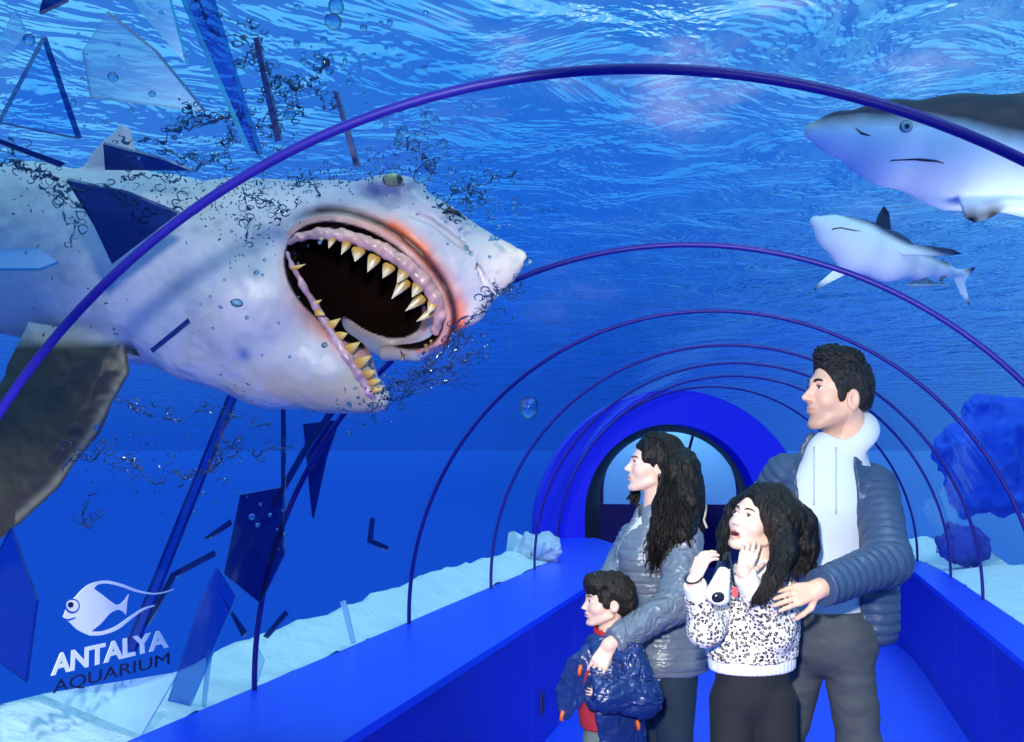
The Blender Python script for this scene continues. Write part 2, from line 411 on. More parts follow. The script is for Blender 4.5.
def sand(name, x0, sgn, wd, label):
    S = svals(SA, SB-.06, .12); X = np.linspace(0, 1, 14); V = []; Fc = []
    for s in S:
        for u in X:
            p = TP(s, x0+sgn*u*wd, 0); q = np.array([[p[0], p[1], 0]])
            top = ZL-.01+.10*u+.05*fbm(q, 1.4, 3)[0]*u+.02*fbm(q, 5, 2)[0]
            if u > .8: top -= (u-.8)*5*1.2
            V.append((p[0], p[1], top))
    n = len(X)
    for i in range(len(S)-1):
        for j in range(n-1): Fc.append((i*n+j, i*n+j+1, (i+1)*n+j+1, (i+1)*n+j))
    o = link(name, mesh(name, V, Fc), m_sand); tag(o, label, 'sand', kind='stuff'); return o
sand('sand_bank', -XG-.012, -1, .42, 'pale sand bank lying outside the left acrylic wall')
sand('sand_bank', XG+.012, 1, .6, 'pale sand bank lying outside the right acrylic wall')

# pale backdrop with its own lamp, both added to brighten the end window
m = MB(); m.hexa([TP(EW+1.2, -1.08, .3), TP(EW+1.2, 1.08, .3), TP(EW+1.3, 1.08, .3), TP(EW+1.3, -1.08, .3), TP(EW+1.2, -1.08, 1.98), TP(EW+1.2, 1.08, 1.98), TP(EW+1.3, 1.08, 1.98), TP(EW+1.3, -1.08, 1.98)])
o = m.build('water_backdrop', principled('backdrop_pale_blue', lin(120, 186, 236), .8, var=.25, vscale=.9), None, False); o['kind'] = 'structure'
on_wall_target = (-1.70, 2.25, .95)
# ---------------------------------------------------------------- lamps
def spot(name, loc, target, power, ang, blend=.4, rad=.08, col=(1, 1, 1)):
    l = bpy.data.lights.new(name, 'SPOT'); l.energy = power; l.spot_size = ang; l.spot_blend = blend; l.shadow_soft_size = rad; l.color = col
    o = bpy.data.objects.new(name, l); COL.objects.link(o); o.location = Vector(loc)
    o.rotation_euler = (Vector(target)-Vector(loc)).to_track_quat('-Z', 'Y').to_euler(); return o
spot('shark_fill', (-.55, 1.0, 1.96), W(370, 290, 2.85), 85, math.radians(52), .6, .05, (1, .95, .88))  # added fill on the breaking shark, no fixture hangs here
spot('belly_fill', W(1130, 330, 3.3), W(920, 190, 4.0), 20, math.radians(70), .6, .15, (.9, .97, 1))  # added fill out of view, lifts the pale bellies of the right-hand sharks
spot('sign_fill', (-.45, 1.2, 2.0), on_wall_target, 230, math.radians(38), .7, .05, (1, 1, 1))  # added fill to brighten the fish emblem and lettering
spot('flash', CAMP+np.array([-.15, -.1, .35]), W(750, 540, 3.8), 880, math.radians(34), .55, .07, (1, .97, .93))
spot('backdrop_fill', TP(EW+.5, 0, 2.9), TP(EW+1.2, 0, 1.3), 110, math.radians(110), .5, .2, (.85, .95, 1))  # added and unseen, lights the backdrop behind the end window
l = bpy.data.lights.new('sun', 'SUN'); l.energy = 1.6; l.angle = .2; l.color = (.75, .93, 1)
o = bpy.data.objects.new('sun', l); COL.objects.link(o); o.rotation_euler = (.25, .2, 0)
# ================================================================ people toolkit
def unit(v): v = np.asarray(v, float); return v/np.linalg.norm(v)
def local(p, c, r, fn, pad=.03):
    d = np.linalg.norm(p-np.asarray(c), axis=1)-r; out = d+pad; m = d < pad*.7
    if m.any(): out[m] = fn(p[m])
    return out
class Head:
    """head frame: x = person's right... lateral, y = where the face points, z = up; metres for an adult, times sc"""
    def __init__(s, o, face, up, sc=1.0, low=1.0, male=False, mouth=0.0, gaze=(0, 1, 0), wide=1.0, nose=1.0):
        s.o = np.asarray(o, float); y = unit(face); z = np.asarray(up, float); z = unit(z-y*(z@y)); x = np.cross(y, z)
        s.R = np.stack([x, y, z], 1); s.sc = sc; s.low = low; s.male = male; s.mouth = mouth; s.gaze = unit(gaze); s.wide = wide; s.nose = nose
    def w(s, q):
        q = np.array(q, float); q[2] *= s.low if q[2] < 0 else 1; q[0] *= s.wide
        return s.o+s.sc*(s.R@q)
    def q(s, p):
        q = (p-s.o)@s.R/s.sc; q[:, 2] = np.where(q[:, 2] < 0, q[:, 2]/s.low, q[:, 2]); q[:, 0] /= s.wide; return q
    def shape(s, q):
        X = q.copy(); X[:, 0] = np.abs(X[:, 0])          # mirror
        m = s.male
        d = ell(q, (0, -.014, .036), (.074, .094, .086))
        d = smin(d, ell(q, (0, .030, -.030), (.057, .060, .082)), .03)
        d = smin(d, cap(X, (.054, -.004, -.062), (.020, .066, -.102), .017 if m else .014, .014), .028)
        d = smin(d, ell(q, (0, .074, -.104), (.020 if m else .016, .017, .016)), .016)
        d = smin(d, ell(X, (.036, .052, -.026), (.026, .028, .026)), .02)                      # cheeks
        d = smin(d, cap(X, (.008, .082, .030), (.040, .066, .032), .010 if m else .007), .016)   # brow
        d = smax(d, -ell(X, (.032, .098, .010), (.021, .019, .014)), .012)                     # sockets
        d = smin(d, ell(X, (.032, .0705, .010), (.0165, .0155, .0125)), .004)                  # lids
        slit = ell(X, (.032, .085, .0095), (.0135, .02, .0056)); d = smax(d, -slit, .0015)
        N = s.nose; d = smin(d, chain(q, [(0, .078, .024), (0, .080+.018*N, -.008), (0, .082+.028*N, -.024)], [.009, .0085*N**.5, .0105*N**.5], .006), .010)
        d = smin(d, ell(X, (.011*N, .082+.014*N, -.029), (.0085*N, .011, .008*N)), .006)
        d = smax(d, -ell(X, (.006*N, .082+.019*N, -.0375), (.004, .006, .004)), .003)
        d = smin(d, ell(q, (0, .077, -.058), (.028, .016, .020)), .012)                        # muzzle
        o = s.mouth
        d = smin(d, chain(X, [(0, .0925, -.0545+.2*o*.02), (.010, .0905, -.0545), (.023, .081, -.0585)], [.0048, .0046, .0026], .004), .005)
        d = smin(d, chain(X, [(0, .0910, -.067-o*.018), (.010, .0890, -.066-o*.016), (.022, .081, -.0605-o*.006)], [.0058, .0054, .0026], .004), .005)
        line = ell(X, (0, .100, -.0608-o*.008), (.022, .016, .0016+o*.010)); d = smax(d, -line, .002)
        e_ = -.012 if m else 0; es = 1.02 if m else 1; ear = ell(X, (.077, -.014, -.008+e_), (.010, .021*es, .033*es)); ear = smax(ear, -ell(X, (.088, -.010, -.003+e_), (.009, .012*es, .022*es)), .004)
        d = smin(d, ear, .006)
        return d
    def f(s, p):
        return local(p, s.o, .20*s.sc, lambda a: s.shape(s.q(a))*s.sc*.92)
    def colour(s, p, c, skin, lip, stubble=None):
        q = s.q(p); X = np.abs(q[:, 0]); near = np.linalg.norm(q, axis=1) < .17
        o = s.mouth
        lm = near & (q[:, 1] > .078) & (X < .024) & (np.abs(q[:, 2]+.0605+o*.008) < (.0085+o*.0095)*(1-.5*(X/.024)**2))
        c[lm] = lip
        inn = lm & (o > .2) & (np.abs(q[:, 2]+.061+o*.008) < .001+o*.0085) & (X < .018); c[inn] = (.10, .02, .02)
        if stubble is not None:
            r = near & (q[:, 2] < -.035) & ~lm & (q[:, 1] > -.005); w = np.clip((-.035-q[:, 2])/.025, 0, 1)*.35
            w2 = np.where(r, w, 0)[:, None]; c[:] = c*(1-w2)+np.array(stubble)*w2
        ch = near & (q[:, 1] > .03); w = np.where(ch, np.exp(-(((X-.042)/.016)**2+((q[:, 2]+.03)/.016)**2))*.22, 0)[:, None]
        c[:] = c*(1-w)+np.array([.75, .30, .24])*w
        return c
    def eyes(s, parent, iris, brow_mat, lash_mat, brow_r=.0042):
        for sg in (-1, 1):
            c = s.w((sg*.032, .0725, .0098)); r = .0122*s.sc
            u = np.linspace(0, PI, 15); v = np.linspace(0, 2*PI, 21)[:-1]; g = unit(s.R@s.gaze); fr = frame(g)
            V = []; 
            for a in u:
                for b in v: V.append(c+r*(fr@np.array([math.cos(a), math.sin(a)*math.cos(b), math.sin(a)*math.sin(b)])))
            n = len(v); Q = np.array([(i*n+k, i*n+(k+1) % n, (i+1)*n+(k+1) % n, (i+1)*n+k) for i in range(len(u)-1) for k in range(n)])
            ang = np.repeat(u, n); col = np.where(ang[:, None] < .22, (.004, .004, .004), np.where(ang[:, None] < .5, iris, (.80, .80, .80)))
            link('eye', arr_mesh('eye', np.array(V), Q, col), M_EYE, parent)
            m = MB(); pts = [s.w((sg*x, y, z)) for x, y, z in ((.012, .0885, .028), (.022, .0895, .0325), (.034, .084, .034), (.046, .071, .0295))]
            m.tube(pts, np.array([brow_r*.8, brow_r, brow_r*.9, brow_r*.4])*s.sc, 6); m.build('eyebrow', brow_mat, parent)
            m = MB(); pts = [s.w((sg*x, y, z)) for x, y, z in ((.0185, .083, .0120), (.025, .0868, .0160), (.032, .0876, .0175), (.039, .0855, .0155), (.0465, .0785, .0110))]
            m.tube(pts, np.array([.0008, .0013, .0016, .0015, .001])*s.sc, 5); m.build('eyelash', lash_mat, parent)
def hand_parts(wr, f, n, side, sz=1.0, curl=(.3, .35, .4, .45), thumb=.5, spread=.10):
    """returns capsule list (a,b,ra,rb,k). f finger direction, n palm normal (the way the palm looks), side +1/-1 thumb side"""
    f = unit(f); n = np.asarray(n, float); n = unit(n-f*(n@f)); s = np.cross(f, n)*side
    wr = np.asarray(wr, float); L = []
    offs = (.030, .010, -.010, -.028); kn = (.088, .092, .087, .078); fl = (.070, .078, .073, .057); fr_ = (.0088, .0090, .0086, .0076)
    for i in range(4):
        base = wr+sz*(s*offs[i]*.55+f*.012); k = wr+sz*(s*offs[i]+f*kn[i]); L.append((base, k, .0135*sz, .0112*sz, .010*sz))
        d = unit(f+s*spread*(1.2-i*.8)); p = k; a = curl[i]
        for j, q in enumerate((.46, .30, .24)):
            ang = a*(1.0, 1.15, .8)[j]
            d = unit(d*math.cos(ang)+n*math.sin(ang)); e = p+d*fl[i]*q*sz
            L.append((p, e, fr_[i]*sz*(1-.07*j), fr_[i]*sz*(.93-.09*j), .003*sz)); p = e
    p = wr+sz*(s*.020+f*.018+n*.006); d = unit(s*.75+f*.62+n*.28); e = p+d*.042*sz; L.append((p, e, .0145*sz, .0115*sz, .010*sz))
    d = unit(s*(.55-thumb*.5)+f*.85+n*(.25+thumb*.5)); p = e; e = p+d*.034*sz; L.append((p, e, .0105*sz, .0095*sz, .004*sz))
    d = unit(d+n*thumb*.5-s*thumb*.2); L.append((e, e+d*.027*sz, .0095*sz, .0078*sz, .003*sz))
    return L
def hand_f(L):
    c = np.mean([q[0] for q in L], axis=0); r = max(np.linalg.norm(q[1]-c) for q in L)+.015
    def fn(p):
        d = None
        for a, b, ra, rb, k in L:
            x = cap(p, a, b, ra, rb); d = x if d is None else smin(d, x, k)
        return d
    return lambda p: local(p, c, r, fn)
class Torso:
    """elliptic trunk: spine points bottom to top with half widths; depth ratio flattens front to back"""
    def __init__(s, pts, lat, rr, ratio=.68):
        s.p = [np.asarray(q, float) for q in pts]; s.rr = rr; up = unit(s.p[-1]-s.p[0]); l = np.asarray(lat, float); l = unit(l-up*(l@up))
        s.R = np.stack([l, np.cross(up, l), up], 1); s.o = s.p[0]; s.ratio = ratio
        s.lp = [(q-s.o)@s.R/np.array([1, ratio, 1]) for q in s.p]
    def loc(s, p): return (p-s.o)@s.R
    def f(s, p, grow=0.0):
        q = s.loc(p)/np.array([1, s.ratio, 1])
        return (chain(q, s.lp, [r+grow for r in s.rr], .05))*(.5+.5*s.ratio)
def lerp(a, b, t): return np.asarray(a)*(1-t)+np.asarray(b)*t
def shoe(name, ank, toe, parent, mat, sole, L=.27, wd=.05):
    f = unit(np.array([toe[0], toe[1], 0])); s = np.cross((0, 0, 1), f); a = np.array([ank[0], ank[1], 0])
    def fn(p):
        q = p-a; x = q@f; y = q@s; z = q[:, 2]; P = np.stack([x, y, z], 1)
        d = chain(P, [(-.05*L/.27, 0, .05), (.06*L/.27, 0, .045), (L-.095*L/.27, 0, .035)], [wd*.85, wd*.9, wd*.75], .03)
        d = smin(d, cap(P, (-.02, 0, .05), (-.02, 0, .12), wd*.85, wd*.8), .02); return smax(d, -(z-.016), .004)
    sh_ = sdf_obj(name, fn, [a[0]-L, a[1]-L, 0], [a[0]+L, a[1]+L, .2], .006, mat, parent)
    def fs(p):
        q = p-a; x = q@f; y = q@s; z = q[:, 2]; P = np.stack([x, y, z*0], 1)
        d = chain(P, [(-.05*L/.27, 0, 0), (.06*L/.27, 0, 0), (L-.095*L/.27, 0, 0)], [wd*.9, wd*.95, wd*.85], .03)
        return smax(d, np.abs(z-.0095)-.0085, .003)
    sdf_obj('shoe_sole', fs, [a[0]-L, a[1]-L, -.01], [a[0]+L, a[1]+L, .04], .006, sole, sh_)
def skin_mat(name): return principled(name, (1, 1, 1, 1), .45, spec=.35, attr='Col', sss=.12, bump=.12, bscale=400, bdist=.001)
M_SKIN = skin_mat('skin'); M_EYE = principled('eye', (1, 1, 1, 1), .12, attr='Col', spec=.6)
def hair_mat(name, c, sc=160):
    t = NT(name); p = t.n('ShaderNodeBsdfPrincipled'); p.inputs['Base Color'].default_value = c; p.inputs['Roughness'].default_value = .36; p.inputs['Specular IOR Level'].default_value = .28
    nz = t.noise(sc, 4, .6, mapscale=(1, 1, .22)); b = t.bump(nz.outputs['Fac'], .9, .006); t.l(b.outputs[0], p.inputs['Normal'])
    r = t.ramp(nz.outputs['Fac'], [(.35, tuple(x*.45 for x in c[:3])+(1,)), (.7, tuple(min(1, x*3.0) for x in c[:3])+(1,))]); t.l(r.outputs[0], p.inputs['Base Color'])
    t.l(p.outputs[0], t.out.inputs[0]); return t.mat
M_HAIRB = hair_mat('hair_black', (.003, .003, .0035, 1)); M_HAIRD = hair_mat('hair_dark_brown', (.0034, .0022, .0018, 1)); M_BROW = principled('brow_hair', (.008, .006, .005, 1), .7)
def locks(name, curves, mat, parent, n=5):
    m = MB()
    for pts, r in curves: m.tube(pts, r, n)
    return m.build(name, mat, parent)
def wavy(ctrl, r, amp, waves, ph, n=26):
    """a wavy lock through control points"""
    C = np.array(ctrl, float); k = len(C); t = np.linspace(0, k-1, n); i = np.clip(t.astype(int), 0, k-2); u = t-i
    P0 = C[np.clip(i-1, 0, k-1)]; P1 = C[i]; P2 = C[i+1]; P3 = C[np.clip(i+2, 0, k-1)]; u = u[:, None]
    P = .5*((2*P1)+(-P0+P2)*u+(2*P0-5*P1+4*P2-P3)*u*u+(-P0+3*P1-3*P2+P3)*u**3)
    s = np.linspace(0, 1, n); a = amp*np.minimum(1, s*2.5)
    P = P+np.outer(a*np.sin(2*PI*waves*s+ph), RGT)+np.outer(a*np.cos(2*PI*waves*s+ph*1.7), FWD)
    return P, r*np.clip(np.minimum(1, .35+s*4), 0, 1)*np.clip((1.02-s)*3.5, .12, 1)
# ================================================================ the man
TOW = -FWD; UPW = np.array([0, 0, 1.0]); HF = unit([FWD[0], FWD[1], 0])
SKIN_A = np.array(lin(226, 180, 154)[:3]); LIP_A = np.array(lin(206, 144, 126)[:3])
def man():
    D = 3.9; J = lambda x, y, d=0: W(x, y, D+d)
    root = empty('person', (J(838, 897)*[1, 1, 0]).tolist(), 'man with short black hair in a navy quilted jacket over a pale grey hoodie', 'person', 'visiting family')
    hd = Head(J(837, 394), -RGT*.965+TOW*.26+UPW*.12, UPW, 1.03, 1.0, True, 0, (-.12, 1, .06))
    neck_b = J(847, 438, .02); pel = J(832, 630); chest = J(834, 505); shc = J(836, 461)
    lat = unit(RGT*.93+FWD*.30)
    sL = J(786, 476, .03); sR = J(876, 487, -.02)
    eL, wL = J(744, 535, .13), J(726, 590, .24); eR, wR = J(888, 562, -.26), J(818, 589, -.47)
    hL, hR = J(806, 640, .04), J(846, 640, -.02); kL, kR = J(780, 752, .06), J(860, 750, -.04)
    aL = W(764, 878, D+.10); aR = W(864, 880, D+.04); aL[2] = aR[2] = .09
    tor = Torso([pel, J(830, 570), chest, shc], lat, [.134, .142, .158, .105], .66)
    hands = hand_f(hand_parts(wR, J(776, 600, -.52)-wR, J(795, 640, -.1)-J(795, 590, -.25)+FWD*.25, 1, .86, (.18, .2, .22, .3), .5, .03)+
                   [(lerp(eR, wR, .8), wR, .030, .027, .01)])
    handl = hand_f(hand_parts(wL, J(716, 620, .28)-wL, FWD*-1, -1, 1.0))
    def body(p):
        d = tor.f(p, -.018)
        d = smin(d, chain(p, [sL, eL, wL], [.052, .043, .028], .01), .04); d = smin(d, chain(p, [sR, eR, wR], [.052, .043, .028], .01), .04)
        d = smin(d, chain(p, [hL, kL, aL], [.070, .052, .036], .02), .04); d = smin(d, chain(p, [hR, kR, aR], [.070, .052, .036], .02), .04)
        d = smin(d, cap(p, aL+[0, 0, -.045], aL+HF*-.12-RGT*.06+[0, 0, -.055], .03, .022), .03); d = smin(d, cap(p, aR+[0, 0, -.045], aR+HF*-.13+[0, 0, -.055], .03, .022), .03)
        nk = cap(p, hd.w((0, -.024, -.05)), neck_b, .062, .070); d = smin(d, nk, .03)
        d = smin(d, hd.f(p), .028); d = smin(d, hands(p), .008); d = smin(d, handl(p), .008); return d
    lo = np.min([J(798, 345), aL, wL, sR, J(716, 620, .3), wR, J(765, 605, -.56)], 0)-.25; hi = np.max([J(875, 345), aR, wL, sR, eR, J(716, 620, .3)], 0)+.2; lo[2] = .005; hi[2] = 1.85
    def cf(v):
        c = np.tile(SKIN_A, (len(v), 1)); return hd.colour(v, c, SKIN_A, LIP_A, (.16, .11, .09))
    sdf_obj('body', body, lo, hi, .0036, M_SKIN, root, None, cf)
    hd.eyes(root, (.03, .015, .006), M_BROW, M_BROW, .0050)
    # hair: short sides, a brushed-up quiff in front
    def hair(p):
        q = hd.q(p); X = q.copy(); X[:, 0] = np.abs(X[:, 0])
        d = ell(q, (0, -.018, .046), (.080, .100, .092))
        d = smin(d, ell(q, (0, -.06, -.005), (.066, .058, .075)), .03)
        d = smin(d, ell(q, (.0, .044, .114), (.050, .040, .027)), .03); d = smin(d, ell(q, (0, .00, .126), (.056, .07, .024)), .03)
        d = smax(d, -ell(q, (0, .118, .018), (.095, .078, .068)), .008)                          # brow and temple
        d = smax(d, -ell(X, (.090, .002, -.042), (.05, .034, .046)), .008)                      # round the ear
        d = smax(d, -(q[:, 2]+.055+.25*np.clip(q[:, 1]+.05, -1, 0)), .01)
        d = smin(d, ell(X, (.070, .022, .008), (.009, .017, .040)), .010)
        top = np.clip((q[:, 2]-.06)/.06, 0, 1)
        return d*hd.sc*.9-(.0015+.0045*top)*fbm(p*np.array([1, 1, 1.0]), 95, 3)
    o = hd.o; sdf_obj('hair', hair, o-.17, o+.2, .0028, M_HAIRM, root)
    # light grey hoodie
    def hood(p):
        d = tor.f(p, .006)
        d = smax(d, -((p-J(828, 611))@UPV), .006)
        d = d-.003*fbm(p*np.array([1, 1, .6]), 12, 2)
        ax = unit(UPV*.80-RGT*.56+TOW*.24); q = p-J(847, 439, .02); z = q@ax; r = np.linalg.norm(q-np.outer(z, ax), axis=1); back = q@unit(RGT*.9+FWD*.45)
        col = np.hypot(r-.080-.012*np.clip(back/.08, -1, 1), (z-.10*np.clip(back, -.05, .1))*.55)-(.019+.045*np.clip(back, 0, .09))
        d = smin(d, col*.85, .03)
        return smax(d, -cap(p, hd.w((0, -.02, -.05)), neck_b-UPV*.03-RGT*.03+TOW*.01, .060, .068), .006)
    ho_ = sdf_obj('hoodie', hood, np.min([pel, sL], 0)-.25, np.max([neck_b, sR], 0)+.2, .0042, M_HOOD, root)
    for dx in (-12, 10):
        m = MB(); m.tube([surf_in(hood, 826+dx, y, D) for y in np.linspace(447, 510+dx*.4, 9)], .0032, 6); m.build('drawstring', M_HOOD2, ho_)
    # navy jacket, open in front
    def quilt(s, per): return .0055*(np.abs(np.sin(PI*s/per))**.6-.5)
    def jacket(p):
        q = tor.loc(p); up = q[:, 2]; d = tor.f(p, .026)+(-quilt(up, .034))
        d = smin(d, chain(p, [J(868, 500, .02), J(870, 560, .01), J(873, 625, 0)], [.085, .09, .085], .03)-quilt(up, .034), .03); d = smax(d, -((p-J(850, 643))@UPV), .01)
        d = smin(d, ell(p, J(884, 600, -.02), (.05, .11, .15)), .03) if False else d
        cx = (p-J(830, 500))@RGT; front = -((p-chest)@FWD)
        w0 = .118+.02*np.clip(((p-J(830, 560))@UPV), -.3, .3)*0
        openL = J(792, 500)-J(830, 500); lft = -.125; rgt_ = .072-.06*((p-J(830, 560))@UPV)
        gap = np.maximum(np.maximum(lft-cx, cx-rgt_), -(front-.0)); d = smax(d, -gap, .012)
        nk = cap(p, neck_b-UPV*.05, hd.w((0, -.02, -.08))+UPV*.05, .092, .10); d = smax(d, -nk, .012)
        for a, b, c, r in ((sL, eL, wL, (.072, .064, .052)), (sR, eR, lerp(eR, wR, 1.0), (.068, .068, .054))):
            ab = np.linalg.norm(b-a); t1 = (p-a)@unit(b-a); t2 = (p-b)@unit(c-b); s = np.where(t1 < ab, t1, ab+t2)
            c1 = chain(p, [a, b, c], list(r), .03); e = c1-quilt(s, .033); e = smax(e, t2-np.linalg.norm(c-b)+.012, .006)
            d = smin(d, e, .018)
        return d-.0022*fbm(p, 26, 2)
    sdf_obj('jacket', jacket, np.min([wL, pel, wR], 0)-.24, np.max([wL, sR, eR], 0)+.2, .0040, M_JACK, root)
    def trous(p):
        d = Torso([pel, J(828, 610)], lat, [.150, .142], .74).f(p, .0)
        for h, k, a in ((hL, kL, aL), (hR, kR, aR)):
            d = smin(d, chain(p, [h, k, a+[0, 0, -.02]], [.086, .068, .052], .03), .025)
        d = smin(d, cap(p, hL, hR, .105, .105), .03)-.004*fbm(p*np.array([1, 1, 1.6]), 15, 3)
        return smax(d, ((p-J(828, 608))@UPV), .01)
    lo = np.min([pel, aL, aR], 0)-.2; hi = np.max([pel, aL, aR], 0)+.2; lo[2] = .03; sdf_obj('jeans', trous, lo, hi, .0045, M_JEANG, root)
    for a, tx in ((aL, -HF-RGT*.5), (aR, -HF)): shoe('shoe', a, tx, root, M_SHOE, M_SOLE)
    return root
def surf_in(fn, px, py, D, lift=.001):
    o = CAMP; d = W(px, py, 1.0)-CAMP; L = np.linalg.norm(d); d = d/L; t = (D-.6)*L
    for _ in range(160):
        v = fn((o+d*t)[None])[0]
        if v < .0015: break
        t += max(v*.6, .0008)
    return o+d*(t-lift)
M_HAIRM = hair_mat('hair_black_short', (.005, .005, .006, 1), 240)
M_HOOD = principled('hoodie_light_grey', lin(196, 208, 220), .85, bump=.35, bscale=260, bdist=.002, sheen=.2); M_HOOD2 = principled('drawcord_grey', lin(176, 190, 204), .8)
M_JACK = principled('jacket_navy_nylon', lin(52, 72, 104), .42, spec=.4, bump=.25, bscale=55, bdist=.004, var=.15, vscale=25)
M_JEANG = principled('jeans_charcoal', lin(66, 72, 78), .8, var=.35, vscale=7, bump=.4, bscale=120, bdist=.002)
M_SHOE = principled('shoe_black', lin(24, 24, 28), .5); M_SOLE = principled('shoe_sole_grey', lin(150, 150, 150), .7)
man()
# ================================================================ woman, boy, girl
def limbs(d, p, segs, k=.03):
    for pts, rr in segs: d = smin(d, chain(p, pts, rr, .015), k)
    return d
def wrinkle(p, amp, sc, dirv=None):
    q = p if dirv is None else p+np.outer(p@dirv, dirv)*-.72
    return amp*(1-np.abs(vnoise(q+.15*vnoise(p, sc*.6)[:, None], sc))*2.2)
def bounds(*P, pad=.2, zlo=.004, zhi=None):
    P = np.array(P); lo = P.min(0)-pad; hi = P.max(0)+pad; lo[2] = max(lo[2], zlo)
    if zhi: hi[2] = zhi
    return lo, hi
M_WJACK = principled('jacket_slate_nylon', lin(104, 116, 134), .30, spec=.6, bump=.55, bscale=26, bdist=.010, var=.12, vscale=14, mapscale=(1, 1, 2.4))
M_WJEAN = principled('jeans_dark_teal', lin(30, 50, 66), .8, var=.2, vscale=9)
M_WHITE = principled('cotton_white', lin(232, 232, 232), .9)
M_BCOAT = principled('coat_blue_nylon', lin(26, 50, 108), .30, spec=.6, bump=.5, bscale=30, bdist=.010, var=.15, vscale=16)
M_RED = principled('shirt_red', lin(176, 38, 52), .9); M_GREEN = principled('trousers_grey_green', lin(110, 126, 118), .9, var=.15)
M_ORANGE = principled('zip_orange', lin(240, 110, 50), .5); M_BLACKC = principled('leggings_black', lin(26, 28, 32), .85)
M_STRAP = principled('strap_cream', lin(214, 200, 178), .7); M_BLK = principled('strap_black', lin(22, 22, 26), .5); M_LENS = principled('lens_dark', lin(30, 30, 34), .1, spec=.8); M_SHELL = principled('shell_white', lin(236, 232, 230), .35); M_TAG = principled('tag_red', lin(200, 40, 60), .5)
SKIN_B = np.array(lin(238, 200, 180)[:3]); LIP_B = np.array(lin(218, 152, 140)[:3]); SKIN_C = np.array(lin(236, 196, 174)[:3])

